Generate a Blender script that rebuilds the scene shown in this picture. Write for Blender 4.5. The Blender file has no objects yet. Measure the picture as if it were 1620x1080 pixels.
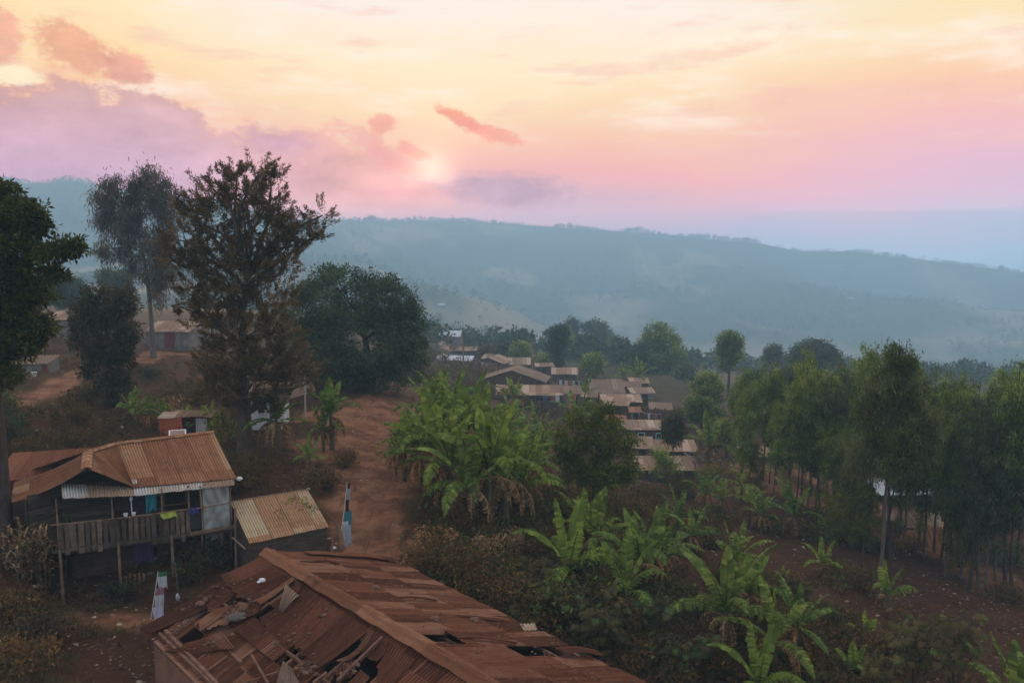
import bpy, math, random
import numpy as np
from mathutils import Vector, Matrix
R = math.radians
random.seed(7); RNG = np.random.default_rng(11)
SC = bpy.context.scene; COL = SC.collection
# ------------------------------------------------------------------ camera, world, sun
PITCH = R(6.3); F = 1260.0
cam_d = bpy.data.cameras.new('camera'); cam = bpy.data.objects.new('camera', cam_d); COL.objects.link(cam)
cam.location = (0, 0, 0); cam.rotation_euler = (R(90) - PITCH, 0, 0)
cam_d.lens = 28.0; cam_d.sensor_width = 36; cam_d.clip_end = 6000; cam_d.clip_start = .1
SC.camera = cam
SC.render.resolution_x, SC.render.resolution_y = 1024, 682
SC.view_settings.view_transform = 'Standard'; SC.view_settings.look = 'None'
SC.view_settings.gamma = 1; SC.view_settings.exposure = 0.0
SC.cycles.use_denoising = True
SC.cycles.max_bounces = 6; SC.cycles.diffuse_bounces = 2; SC.cycles.transmission_bounces = 3
SC.cycles.volume_bounces = 3; SC.cycles.transparent_max_bounces = 8
HAZE_DENSITY = 0.00105; HAZE_COLOR = (0.52, 0.80, 1.0); HAZE_TOP = 120.; HAZE_HALF = 2400.; HAZE_SEEN = (.20, .30, .37)
SUN_AZ = math.atan((683-810)/1260); SUN_EL = R(5.6)

class NT:
    """small node builder"""
    def __init__(s, tree): s.t = tree; s.t.nodes.clear()
    def n(s, kind, **kw):
        x = s.t.nodes.new(kind)
        for k, v in kw.items(): setattr(x, k, v)
        return x
    def set(s, sock, v):
        if hasattr(v, 'is_linked') or isinstance(v, bpy.types.NodeSocket): s.t.links.new(v, sock)
        elif isinstance(v, (tuple, list)) and len(v) == 3 and sock.type == 'RGBA': sock.default_value = (*v, 1)
        else: sock.default_value = v
    def m(s, op, a, b=0.0, c=0.0, clamp=False):
        x = s.n('ShaderNodeMath', operation=op); x.use_clamp = clamp
        for i, v in enumerate((a, b, c)): s.set(x.inputs[i], v)
        return x.outputs[0]
    def vm(s, op, a, b=(0,0,0)):
        x = s.n('ShaderNodeVectorMath', operation=op); s.set(x.inputs[0], a); s.set(x.inputs[1], b)
        return x.outputs[0]
    def scale(s, a, k):
        x = s.n('ShaderNodeVectorMath', operation='SCALE'); s.set(x.inputs[0], a); s.set(x.inputs[3], k)
        return x.outputs[0]
    def xyz(s, a, b, c=0.0):
        x = s.n('ShaderNodeCombineXYZ')
        for i, v in enumerate((a, b, c)): s.set(x.inputs[i], v)
        return x.outputs[0]
    def sep(s, v):
        x = s.n('ShaderNodeSeparateXYZ'); s.set(x.inputs[0], v); return x.outputs
    def noise(s, vec, scale=1., detail=3., rough=.5, col=False):
        x = s.n('ShaderNodeTexNoise'); s.set(x.inputs['Vector'], vec); x.inputs['Scale'].default_value = scale
        x.inputs['Detail'].default_value = detail; x.inputs['Roughness'].default_value = rough
        return x.outputs['Color' if col else 'Fac']
    def wn(s, v):
        x = s.n('ShaderNodeTexWhiteNoise', noise_dimensions='3D'); s.set(x.inputs['Vector'], v); return x.outputs['Value']
    def ss(s, v, a, b):
        if isinstance(a, (int, float)) and isinstance(b, (int, float)) and a > b: return s.m('SUBTRACT', 1.0, s.ss(v, b, a))
        x = s.n('ShaderNodeMapRange', interpolation_type='SMOOTHSTEP')
        s.set(x.inputs[0], v); s.set(x.inputs[1], a); s.set(x.inputs[2], b); return x.outputs[0]
    def lin(s, v, a, b, c=0., d=1.):
        x = s.n('ShaderNodeMapRange'); s.set(x.inputs[0], v)
        for i, q in enumerate((a, b, c, d)): s.set(x.inputs[i+1], q)
        return x.outputs[0]
    def mix(s, f, a, b, mode='MIX'):
        x = s.n('ShaderNodeMix', data_type='RGBA', blend_type=mode)
        s.set(x.inputs[0], f); s.set(x.inputs[6], a); s.set(x.inputs[7], b); return x.outputs[2]
    def ramp(s, f, stops, interp='LINEAR'):
        x = s.n('ShaderNodeValToRGB'); r = x.color_ramp; r.interpolation = interp
        while len(r.elements) < len(stops): r.elements.new(1.0)
        for e, (p, c) in zip(r.elements, sorted(stops)):
            e.position = p; e.color = (*c, 1) if isinstance(c, (tuple, list)) else (c, c, c, 1)
        s.set(x.inputs[0], f); return x.outputs[0]

def lin8(r, g, b):
    return tuple(((c/255+.055)/1.055)**2.4 if c/255 > .04045 else c/255/12.92 for c in (r, g, b))
def px_dir(px, py):
    x, y = (px-810)/F, (py-540)/F
    cp, sp = math.cos(PITCH), math.sin(PITCH)
    v = Vector((x, cp - y*sp, -sp - y*cp)).normalized()
    return math.degrees(math.atan2(v.x, v.y)), math.degrees(math.asin(v.z))

world = bpy.data.worlds.new('World'); SC.world = world; world.use_nodes = True
def build_world():
    g = NT(world.node_tree)
    d = g.n('ShaderNodeTexCoord').outputs['Generated']
    nrm = g.vm('NORMALIZE', d); X, Y, Z = g.sep(nrm)
    az = g.m('MULTIPLY', g.m('ARCTAN2', X, Y), 180/math.pi)
    el = g.m('MULTIPLY', g.m('ARCSINE', Z), 180/math.pi)
    ae = g.xyz(az, el, 0)
    # soft low-frequency wobble so the bands are not straight
    wob = g.m('MULTIPLY', g.m('SUBTRACT', g.noise(g.xyz(g.m('MULTIPLY', az, .05), g.m('MULTIPLY', el, .16), 3.), 1., 3., .5), .5), 5.0)
    e2 = g.m('ADD', el, wob)
    f = g.lin(e2, -4, 30)
    def st(rows): return [((e+4)/34, lin8(*col)) for e, k, col in rows]
    centre = g.ramp(f, st([(-4,1,(120,160,182)),(0,1,(150,172,195)),(1.8,1,(180,168,188)),(3.6,1,(206,166,178)),(5.5,1,(232,166,162)),
        (7.8,1,(242,190,160)),(10,1,(248,214,170)),(12.5,1,(253,230,190)),(16,1,(252,236,224)),(30,1,(235,226,222))]))
    right = g.ramp(f, st([(-4,1,(120,165,188)),(0,1,(164,184,204)),(2.0,1,(186,176,196)),(4,1,(212,172,190)),(5.6,1,(224,174,188)),
        (8,1,(240,182,174)),(10.5,1,(248,198,160)),(14,1,(250,222,172)),(18,1,(246,230,190)),(30,1,(230,220,210))]))
    left = g.ramp(f, st([(-4,1,(130,150,180)),(0,1,(165,150,185)),(3.0,1,(208,160,184)),(5.5,1,(222,160,172)),
        (9,1,(240,178,150)),(12,1,(252,212,152)),(15,1,(253,230,180)),(18,1,(252,234,205)),(30,1,(232,222,220))]))
    c = g.mix(g.ss(az, 8., 30.), centre, right)
    c = g.mix(g.ss(az, -12., -30.), c, left)
    # streaky high cloud
    sv = g.xyz(g.m('ADD', g.m('MULTIPLY', az, .055), g.m('MULTIPLY', el, .03)), g.m('MULTIPLY', el, .22), 0)
    s1 = g.noise(sv, 1.6, 7., .6)
    c = g.mix(g.m('MULTIPLY', g.ss(s1, .48, .68), g.m('MULTIPLY', g.ss(el, 6., 10.), .6)), c, lin8(255, 240, 226))
    s2 = g.noise(g.xyz(g.m('ADD', g.m('MULTIPLY', az, .06), g.m('MULTIPLY', el, -.05)), g.m('MULTIPLY', el, .3), 7.), 1.7, 7., .6)
    c = g.mix(g.m('MULTIPLY', g.ss(s2, .54, .70), g.m('MULTIPLY', g.ss(el, 3., 8.), .50)), c, lin8(240, 186, 168))
    # puffy noise shared by the low clouds
    pv = g.xyz(g.m('MULTIPLY', az, .2), g.m('MULTIPLY', el, .34), 1.3)
    pn = g.noise(pv, 2.1, 10., .64); pn2 = g.noise(pv, .75, 5., .5)
    # cumulus bank on the left: its upper edge as a curve over azimuth
    pts = [(-120,100),(0,125),(60,118),(130,112),(170,130),(210,122),(260,135),(295,160),(345,205),(430,200),(520,205),(600,212),(650,250),(690,285),(740,330),(900,420)]
    lo, hi = -40., 6.
    edge = g.ramp(g.lin(az, lo, hi), [((px_dir(a,b)[0]-lo)/(hi-lo), max(0, px_dir(a,b)[1])/20) for a,b in pts])
    ed = g.m('SUBTRACT', g.m('ADD', g.m('MULTIPLY', edge, 20.), g.m('MULTIPLY', g.m('SUBTRACT', pn, .5), 7.5)), el)
    bank = g.ss(ed, -.3, 1.1)
    bcol = g.ramp(g.lin(el, 0, 14), [(0,lin8(180,152,178)),(.35,lin8(188,152,178)),(.62,lin8(200,156,166)),(.85,lin8(218,160,144))])
    warm = lin8(232,168,160)
    bcol = g.mix(g.ss(az, -26., -9.), bcol, warm)
    shade = g.lin(g.m('ADD', g.m('MULTIPLY', pn2, .6), g.m('MULTIPLY', pn, .4)), .34, .66, .74, 1.28)
    bcol = g.scale(bcol, shade)
    lit = g.ss(ed, 1.5, .0)
    bcol = g.mix(g.m('MULTIPLY', lit, .45), bcol, lin8(226, 150, 128))
    fadeb = g.m('MULTIPLY', g.ss(el, 1.2, 5.), g.m('MULTIPLY', g.ss(az, 3., -9.), .88))
    c = g.mix(g.m('MULTIPLY', bank, fadeb), c, bcol)
    # separate small clouds: centre px, radii px, tilt, colour, strength
    qn = g.noise(g.xyz(g.m('MULTIPLY', az, .5), g.m('MULTIPLY', el, .8), 2.), 2.0, 9., .68)
    pshade = g.lin(pn, .35, .65, .86, 1.14)
    def puff(c, px, py, rx, ry, tilt, col, amt, amp=1.0, soft=.35):
        a0, e0 = px_dir(px, py); k = 57.3/F
        dx = g.m('SUBTRACT', az, a0); dy = g.m('SUBTRACT', el, e0); ct, sn = math.cos(R(tilt)), math.sin(R(tilt))
        u = g.m('DIVIDE', g.m('ADD', g.m('MULTIPLY', dx, ct), g.m('MULTIPLY', dy, sn)), rx*k)
        v = g.m('DIVIDE', g.m('SUBTRACT', g.m('MULTIPLY', dy, ct), g.m('MULTIPLY', dx, sn)), ry*k)
        r = g.m('SQRT', g.m('ADD', g.m('MULTIPLY', u, u), g.m('MULTIPLY', v, v)))
        r = g.m('ADD', r, g.m('MULTIPLY', g.m('SUBTRACT', qn, .5), amp*2.6))
        return g.mix(g.m('MULTIPLY', g.ss(r, 1.25, .95-soft), amt), c, g.scale(col, pshade))
    L = lambda k, *a: tuple(k*v for v in lin8(*a))
    c = puff(c, 118, 78, 52, 30, -25, L(1,236,164,128), .85, .8)
    c = puff(c, 200, 108, 36, 22, -15, L(1,230,156,132), .85, .7)
    c = puff(c, -5, 60, 30, 46, 0, L(1,234,162,136), .8, .7)
    c = puff(c, 20, 118, 34, 14, 0, L(1,252,236,196), .8, .8)
    c = puff(c, 440, 225, 60, 22, 0, L(1,190,142,165), .6, .6, .7)
    c = puff(c, 604, 196, 22, 16, 10, L(1,236,146,128), .7, .7)
    c = puff(c, 625, 255, 52, 20, -25, L(1,232,150,140), .55, .8, .6)
    c = puff(c, 655, 240, 26, 10, -20, L(1,232,140,120), .7, .9)
    c = puff(c, 728, 188, 42, 10, -26, L(1,240,140,104), .85, .75)
    c = puff(c, 778, 212, 48, 12, -16, L(1,242,150,124), .8, .9)
    c = puff(c, 800, 300, 110, 30, -4, L(1,178,146,166), .85, .55, .6)
    c = puff(c, 640, 305, 90, 9, 0, L(1,222,150,155), .5, .6, .7)
    c = puff(c, 1000, 312, 80, 8, 0, L(1,196,160,178), .4, .6, .7)
    c = puff(c, 1180, 60, 130, 12, 5, L(1,255,246,222), .6, .9, .7)
    c = puff(c, 1100, 85, 150, 16, 8, L(1,246,206,178), .45, .9, .7)
    c = puff(c, 1340, 150, 200, 14, 2, L(1,242,190,168), .45, .9, .7)
    # the sun's glow behind thin cloud
    sd = (math.sin(SUN_AZ)*math.cos(SUN_EL), math.cos(SUN_AZ)*math.cos(SUN_EL), math.sin(SUN_EL))
    x = g.n('ShaderNodeVectorMath', operation='DOT_PRODUCT'); g.set(x.inputs[0], nrm); g.set(x.inputs[1], sd)
    ang = g.m('MULTIPLY', g.m('ARCCOSINE', g.m('MINIMUM', x.outputs['Value'], 1.0)), 180/math.pi)
    glow = g.m('EXPONENT', g.m('MULTIPLY', g.m('MULTIPLY', ang, ang), -.42))
    wide = g.m('EXPONENT', g.m('MULTIPLY', ang, -.30))
    low = g.ss(g.m('ADD', el, g.m('MULTIPLY', g.m('SUBTRACT', pn, .5), 2.)), 4.4, 5.6)
    c = g.vm('ADD', c, g.scale(L(1,255,226,180), g.m('MULTIPLY', g.m('MULTIPLY', glow, g.lin(low, 0, 1, .15, 1.)), .42)))
    c = g.vm('ADD', c, g.scale(L(1,255,170,140), g.m('MULTIPLY', wide, .10)))
    c = g.scale(c, .96)
    # radiance beyond the haze layer, so that seen through it the sky has these colours
    path = g.m('MINIMUM', g.m('DIVIDE', HAZE_TOP, g.m('MAXIMUM', g.m('SINE', g.m('MULTIPLY', el, math.pi/180)), .001)), HAZE_HALF)
    T = g.m('EXPONENT', g.m('MULTIPLY', path, -HAZE_DENSITY))
    c = g.vm('SUBTRACT', c, g.scale(HAZE_SEEN, g.m('SUBTRACT', 1.0, T)))
    c = g.vm('MAXIMUM', g.scale(c, g.m('DIVIDE', 1.0, T)), (.02, .02, .02))
    # zenith and the sky behind the camera are much dimmer
    side = g.ss(Y, .45, -.5)
    back = g.mix(g.ss(el, 0., 50.), (.66,.68,.72), (1.05,1.08,1.18))
    up = g.ss(el, 22., 60.)
    c = g.mix(up, c, (1.25,1.24,1.28)); c = g.mix(side, c, back)
    sky = g.n('ShaderNodeTexSky', sky_type='NISHITA'); sky.sun_disc = False
    sky.sun_elevation = SUN_EL; sky.sun_rotation = SUN_AZ; sky.dust_density = .3; sky.air_density = .4; sky.ozone_density = 1.
    c = g.vm('ADD', c, g.scale(sky.outputs[0], g.m('MULTIPLY', g.m('MAXIMUM', up, side), .05)))
    b1 = g.n('ShaderNodeBackground'); g.set(b1.inputs[0], c); b1.inputs[1].default_value = 1.
    o = g.n('ShaderNodeOutputWorld'); g.set(o.inputs[0], b1.outputs[0])
build_world()
sun_d = bpy.data.lights.new('sun', 'SUN'); sun_d.energy = 3.0; sun_d.angle = R(12); sun_d.color = (1., .72, .5)
sun = bpy.data.objects.new('sun', sun_d); COL.objects.link(sun)
sun.rotation_euler = Vector((math.sin(SUN_AZ)*math.cos(SUN_EL), math.cos(SUN_AZ)*math.cos(SUN_EL), math.sin(SUN_EL))).to_track_quat('Z', 'Y').to_euler()

# ------------------------------------------------------------------ helpers
CP, SP = math.cos(PITCH), math.sin(PITCH)
def D(px, py, d):                       # world point at camera depth d through a point of the photo
    x, y = (px-810)/F, (py-540)/F
    return Vector((x*d, d*(CP - y*SP), -d*(SP + y*CP)))
def W(px, py, z):                       # world point at height z
    y = (py-540)/F
    return D(px, py, -z/(SP + y*CP))
def hsh(i, j, s=0):
    n = (i*374761393 + j*668265263 + s*974634777) & 0xffffffff
    n = ((n ^ (n >> 13))*1274126177) & 0xffffffff
    return ((n ^ (n >> 16)) & 0xffff)/65535.0
def vnoise(x, y, s=0):
    x = np.asarray(x, float); y = np.asarray(y, float)
    i = np.floor(x).astype(np.int64); j = np.floor(y).astype(np.int64); u = x-i; v = y-j
    u = u*u*(3-2*u); v = v*v*(3-2*v)
    a = hsh(i, j, s); b = hsh(i+1, j, s); c = hsh(i, j+1, s); d = hsh(i+1, j+1, s)
    return (a*(1-u)+b*u)*(1-v) + (c*(1-u)+d*u)*v
def fbm(x, y, oct=4, s=0):
    t = 0; a = .5
    for k in range(oct): t = t + a*(vnoise(x, y, s+k)-.5); x = x*2.03; y = y*2.03; a *= .5
    return t
class MB:
    """collects vertices and faces of one mesh"""
    def __init__(s): s.v = []; s.f = []; s.uv = []; s.n = 0; s.hasuv = False; s.mi = []
    def add(s, v, f, uv=None, mi=0):
        v = np.asarray(v, float).reshape(-1, 3)
        f = np.asarray(f, dtype=np.int64)
        s.v.append(v); s.f.append(f + s.n); s.mi.append(np.full(len(f), mi)); s.n += len(v)
        if uv is not None: s.hasuv = True; s.uv.append(np.asarray(uv, float))
        else: s.uv.append(np.zeros((len(v), 2)))
        return s
    def build(s, name, mats, parent=None, smooth=False, loc=None):
        me = bpy.data.meshes.new(name)
        V = np.concatenate(s.v) if s.v else np.zeros((0, 3))
        if loc is not None: V = V - np.array(loc)
        me.vertices.add(len(V)); me.vertices.foreach_set('co', V.ravel())
        cnt = np.concatenate([np.full(len(f), f.shape[1]) for f in s.f]); idx = np.concatenate([f.ravel() for f in s.f])
        me.loops.add(len(idx)); me.loops.foreach_set('vertex_index', idx)
        me.polygons.add(len(cnt)); st = np.concatenate([[0], np.cumsum(cnt)[:-1]])
        me.polygons.foreach_set('loop_start', st)
        try: me.polygons.foreach_set('loop_total', cnt)
        except Exception: pass
        me.polygons.foreach_set('use_smooth', np.full(len(cnt), smooth))
        if not isinstance(mats, (list, tuple)): mats = [mats]
        for m in mats: me.materials.append(m)
        if len(mats) > 1: me.polygons.foreach_set('material_index', np.concatenate(s.mi).astype(np.int32))
        if s.hasuv:
            q = np.concatenate(s.uv); q = np.concatenate([q, np.zeros((len(q), 1))], 1); a = me.attributes.new('sheet_uv', 'FLOAT_VECTOR', 'POINT'); a.data.foreach_set('vector', q.ravel())
        me.update(calc_edges=True); me.validate()
        o = bpy.data.objects.new(name, me); COL.objects.link(o)
        if parent is not None: o.parent = parent
        if loc is not None: o.location = loc
        return o
def tag(o, label=None, cat=None, group=None, kind=None):
    if label: o['label'] = label
    if cat: o['category'] = cat
    if group: o['group'] = group
    if kind: o['kind'] = kind
    return o
def empty(name, loc, label, cat, group=None, rz=0):
    o = bpy.data.objects.new(name, None); COL.objects.link(o); o.location = loc; o.rotation_euler = (0, 0, rz)
    o.empty_display_size = .1
    return tag(o, label, cat, group)
def copy_tree(o, loc, rz=0, sc=1., label=None, group=None):
    c = o.copy(); COL.objects.link(c); c.location = loc; c.rotation_euler = (0, 0, rz)
    c.scale = (sc,)*3 if not isinstance(sc, (tuple, list)) else sc
    if label: c['label'] = label
    if group: c['group'] = group
    for ch in o.children:
        k = ch.copy(); COL.objects.link(k); k.parent = c
        for g in ch.children:
            q = g.copy(); COL.objects.link(q); q.parent = k
    return c
BOXF = [(0,3,2,1),(4,5,6,7),(0,1,5,4),(1,2,6,5),(2,3,7,6),(3,0,4,7)]
def box(mb, c, s, rz=0, mi=0, ax=None):
    c = np.array(c, float); hx, hy, hz = [q/2 for q in s]
    v = np.array([(-hx,-hy,-hz),(hx,-hy,-hz),(hx,hy,-hz),(-hx,hy,-hz),(-hx,-hy,hz),(hx,-hy,hz),(hx,hy,hz),(-hx,hy,hz)])
    if rz:
        k, q = math.cos(rz), math.sin(rz); v = np.stack([v[:,0]*k - v[:,1]*q, v[:,0]*q + v[:,1]*k, v[:,2]], 1)
    mb.add(v+c, BOXF, mi=mi); return mb
def bar(mb, a, b, w=.06, h=None, mi=0):          # squared timber between two points
    a = Vector(a); b = Vector(b); h = h or w; d = (b-a).normalized()
    up = Vector((0,0,1)) if abs(d.z) < .9 else Vector((0,1,0))
    x = d.cross(up).normalized()*w/2; y = x.normalized().cross(d)*h/2
    v = [p+q for p in (a, b) for q in (-x-y, x-y, x+y, -x+y)]
    mb.add([tuple(q) for q in v], BOXF, mi=mi); return mb
def tube(mb, pts, rad, n=6, mi=0, cap=True):
    P = [Vector(p) for p in pts]; k = len(P); vs = []; fs = []
    ref = Vector((.31, .95, .07))
    for i, p in enumerate(P):
        d = (P[min(i+1, k-1)] - P[max(i-1, 0)]).normalized()
        x = d.cross(ref); x = (x if x.length > .05 else d.cross(Vector((1,0,0)))).normalized(); y = d.cross(x)
        r = rad[i] if hasattr(rad, '__len__') else rad
        for j in range(n):
            a = 2*math.pi*j/n; vs.append(tuple(p + (x*math.cos(a) + y*math.sin(a))*r))
    for i in range(k-1):
        for j in range(n): fs.append((i*n+j, i*n+(j+1)%n, (i+1)*n+(j+1)%n, (i+1)*n+j))
    mb.add(vs, fs, mi=mi)
    if cap:
        c = len(vs); mb.add([vs[j] for j in range((k-1)*n, k*n)] + [tuple(P[-1])], [(j, (j+1)%n, n) for j in range(n)], mi=mi)
    return mb
def slab(mb, q, th=.08, mi=0):                    # quad given a thickness along its own normal
    q = [Vector(p) for p in q]; n = (q[1]-q[0]).cross(q[3]-q[0]).normalized()*th
    mb.add([tuple(p) for p in q] + [tuple(p-n) for p in q], [(0,1,2,3),(7,6,5,4),(0,4,5,1),(1,5,6,2),(2,6,7,3),(3,7,4,0)], mi=mi)
    return mb
def corr(mb, p0, p1, p2, p3, pitch=.09, amp=.018, rows=5, seg=6, sag=0., jag=0., off=0., uv0=(0,0), wob=.01, seed=0):
    """corrugated sheet: p0-p1 top edge, p3-p2 bottom edge, ridges run from top to bottom"""
    p0, p1, p2, p3 = [np.array(p, float) for p in (p0, p1, p2, p3)]
    w = max(np.linalg.norm(p1-p0), np.linalg.norm(p2-p3)); L = (np.linalg.norm(p3-p0)+np.linalg.norm(p2-p1))/2
    nu = max(4, int(w/pitch*seg)); U = np.linspace(0, 1, nu+1); V = np.linspace(0, 1, rows+1)
    uu, vv = np.meshgrid(U, V); nrm = np.cross(p1-p0, p3-p0) + np.cross(p2-p3, p2-p1)*1.0
    nrm = nrm/(np.linalg.norm(nrm)+1e-9)
    if nrm[2] < 0: nrm = -nrm
    rs = np.random.default_rng(seed+int(abs(p0.sum()*97)) % 9999)
    je = np.zeros_like(uu)
    if jag: 
        jj = np.interp(uu[0], np.linspace(0, 1, max(3, int(w/.12))), rs.uniform(-jag, jag, max(3, int(w/.12))))/max(L, .1)
        je = je + jj[None, :]*(vv**6) 
    v2 = np.clip(vv+je, 0, 1.3)
    P = (p0*(1-uu[..., None]) + p1*uu[..., None])*(1-v2[..., None]) + (p3*(1-uu[..., None]) + p2*uu[..., None])*v2[..., None]
    h = amp*np.sin(uu*w/pitch*2*math.pi) + off - sag*4*vv*(1-vv) + wob*2*fbm(uu*w*1.3+seed*7.1+p0[0], vv*L*1.3+p0[1], 3, seed)
    P = P + nrm*h[..., None]
    n1 = nu+1; i, j = np.meshgrid(np.arange(nu), np.arange(rows)); a = (j*n1+i).ravel()
    mb.add(P.reshape(-1, 3), np.stack([a, a+1, a+n1+1, a+n1], 1), uv=np.stack([uu.ravel()*w+uv0[0], v2.ravel()*L+uv0[1]], 1))
    return mb

# ------------------------------------------------------------------ materials
MATS = {}
def fin(g, m, shader):
    o = g.n('ShaderNodeOutputMaterial'); g.set(o.inputs[0], shader)
def mat(name, c1, c2, scale=3., rough=.9, bump=0., bscale=None, island=0., spec=.3, stretch=(1,1,1), c3=None, metal=0., detail=5., lo=.35, hi=.65, world=False):
    if name in MATS: return MATS[name]
    m = bpy.data.materials.new(name); m.use_nodes = True; g = NT(m.node_tree)
    tc = g.n('ShaderNodeNewGeometry').outputs['Position'] if world else g.n('ShaderNodeTexCoord').outputs['Object']
    v = g.vm('MULTIPLY', tc, stretch)
    n = g.noise(v, scale, detail, .6); c = g.mix(g.ss(n, lo, hi), c1, c2)
    if c3: c = g.mix(g.ss(g.noise(v, scale*.31, 4., .6), .52, .66), c, c3)
    if island:
        ri = g.n('ShaderNodeNewGeometry').outputs['Random Per Island']; c = g.scale(c, g.lin(ri, 0, 1, 1-island, 1+island))
    p = g.n('ShaderNodeBsdfPrincipled'); g.set(p.inputs['Base Color'], c); p.inputs['Roughness'].default_value = rough
    p.inputs['Specular IOR Level'].default_value = spec; p.inputs['Metallic'].default_value = metal
    if bump:
        b = g.n('ShaderNodeBump'); b.inputs['Strength'].default_value = bump; b.inputs['Distance'].default_value = .03
        g.set(b.inputs['Height'], g.noise(v, bscale or scale*4, 6., .65)); g.set(p.inputs['Normal'], b.outputs[0])
    fin(g, m, p.outputs[0]); MATS[name] = m; return m
def leafmat(name, c1, c2, dead=None, dead_amt=.1, trans=.35, nscale=.5, rough=.55, var=.35, tcol=None):
    m = bpy.data.materials.new(name); m.use_nodes = True; g = NT(m.node_tree)
    geo = g.n('ShaderNodeNewGeometry'); ri = geo.outputs['Random Per Island']
    n = g.noise(geo.outputs['Position'], nscale, 3., .6)
    c = g.mix(g.ss(g.m('ADD', g.m('MULTIPLY', n, .7), g.m('MULTIPLY', ri, .3)), .35, .65), c1, c2)
    if dead: c = g.mix(g.ss(g.m('ADD', g.m('MULTIPLY', g.wn(g.xyz(ri, 3., 1.)), .6), g.m('MULTIPLY', n, .5)), 1.0-dead_amt*1.6, 1.05-dead_amt*1.6), c, dead)
    c = g.scale(c, g.lin(g.wn(g.xyz(ri, 1., 2.)), 0, 1, 1-var, 1+var)); orn = g.n('ShaderNodeObjectInfo').outputs['Random']
    cl = g.sep(g.n('ShaderNodeAttribute', attribute_name='sheet_uv').outputs['Vector'])[0]; c = g.scale(c, g.m('MULTIPLY_ADD', cl, .42, 1.))
    c = g.mix(1., c, g.mix(orn, (.80,.86,1.0), (1.25,1.14,.85)), 'MULTIPLY')
    p = g.n('ShaderNodeBsdfPrincipled'); g.set(p.inputs['Base Color'], c); p.inputs['Roughness'].default_value = max(rough, .7)
    p.inputs['Specular IOR Level'].default_value = .07
    t = g.n('ShaderNodeBsdfTranslucent'); g.set(t.inputs[0], g.mix(.5, c, g.scale(c, 2.0)) if not tcol else tcol)
    x = g.n('ShaderNodeMixShader'); x.inputs[0].default_value = trans; g.set(x.inputs[1], p.outputs[0]); g.set(x.inputs[2], t.outputs[0])
    fin(g, m, x.outputs[0]); MATS[name] = m; return m
def roofmat(name, a, b, pale, pale_amt=.3, dirt_and_shade=(.05,.03,.02), sheet=.8, seam=True, rough=.6, pitch=.09, valley_shade=.55):
    """rusted corrugated iron: colour differs sheet by sheet, rust runs down the slope"""
    m = bpy.data.materials.new(name); m.use_nodes = True; g = NT(m.node_tree)
    at = g.n('ShaderNodeAttribute', attribute_name='sheet_uv').outputs['Vector']; u, v, _ = g.sep(at)
    ri = g.n('ShaderNodeNewGeometry').outputs['Random Per Island']
    su = g.m('FLOOR', g.m('DIVIDE', u, sheet)); sv = g.m('FLOOR', g.m('DIVIDE', v, 2.4))
    k = g.wn(g.xyz(su, sv, g.m('MULTIPLY', ri, 31.)))
    streak = g.noise(g.xyz(g.m('MULTIPLY', u, 9.), g.m('MULTIPLY', v, .7), g.m('MULTIPLY', ri, 9.)), 1., 5., .65)
    blot = g.noise(g.xyz(u, v, g.m('MULTIPLY', ri, 5.)), 1.6, 6., .65)
    c = g.mix(g.ss(g.m('ADD', g.m('MULTIPLY', streak, .6), g.m('MULTIPLY', k, .4)), .3, .7), a, b)
    pm = g.m('MULTIPLY', g.ss(g.m('ADD', k, g.m('MULTIPLY', g.m('SUBTRACT', blot, .5), .9)), 1-pale_amt-.12, 1-pale_amt+.12), g.lin(streak, .3, .7, .35, 1.))
    c = g.mix(pm, c, pale)
    c = g.mix(g.ss(blot, .58, .72), c, g.scale(c, .5))
    fine = g.noise(g.xyz(g.m('MULTIPLY', u, 3.), g.m('MULTIPLY', v, 1.6), g.m('MULTIPLY', ri, 7.)), 3.2, 6., .7)
    c = g.mix(g.m('MULTIPLY', g.ss(fine, .55, .66), .55), c, g.mix(.5, pale, b)); c = g.mix(g.m('MULTIPLY', g.ss(fine, .43, .34), .6), c, g.scale(c, .45))
    fu = g.m('FRACT', g.m('DIVIDE', u, pitch)); c = g.mix(g.m('MULTIPLY', g.m('MULTIPLY', g.ss(g.m('ABSOLUTE', g.m('SUBTRACT', fu, .75)), .30, .08), g.lin(blot, .3, .7, .6, 1.)), valley_shade), c, dirt_and_shade)  # shading of the corrugation valleys painted into the colour as dark stripes
    if seam:
        fr = g.m('FRACT', g.m('DIVIDE', u, sheet)); c = g.mix(g.ss(fr, .04, .0), c, dirt_and_shade)
        fv = g.m('FRACT', g.m('DIVIDE', g.m('ADD', v, .35), 2.4)); c = g.mix(g.m('MULTIPLY', g.ss(fv, .012, .0), .8), c, dirt_and_shade)
    p = g.n('ShaderNodeBsdfPrincipled'); g.set(p.inputs['Base Color'], c); g.set(p.inputs['Roughness'], g.lin(pm, 0, 1, .9, rough))
    p.inputs['Specular IOR Level'].default_value = .12
    bp = g.n('ShaderNodeBump'); bp.inputs['Strength'].default_value = .35; bp.inputs['Distance'].default_value = .012
    g.set(bp.inputs['Height'], g.noise(g.xyz(u, v, 0.), 14., 5., .6)); g.set(p.inputs['Normal'], bp.outputs[0])
    fin(g, m, p.outputs[0]); MATS[name] = m; return m

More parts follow.
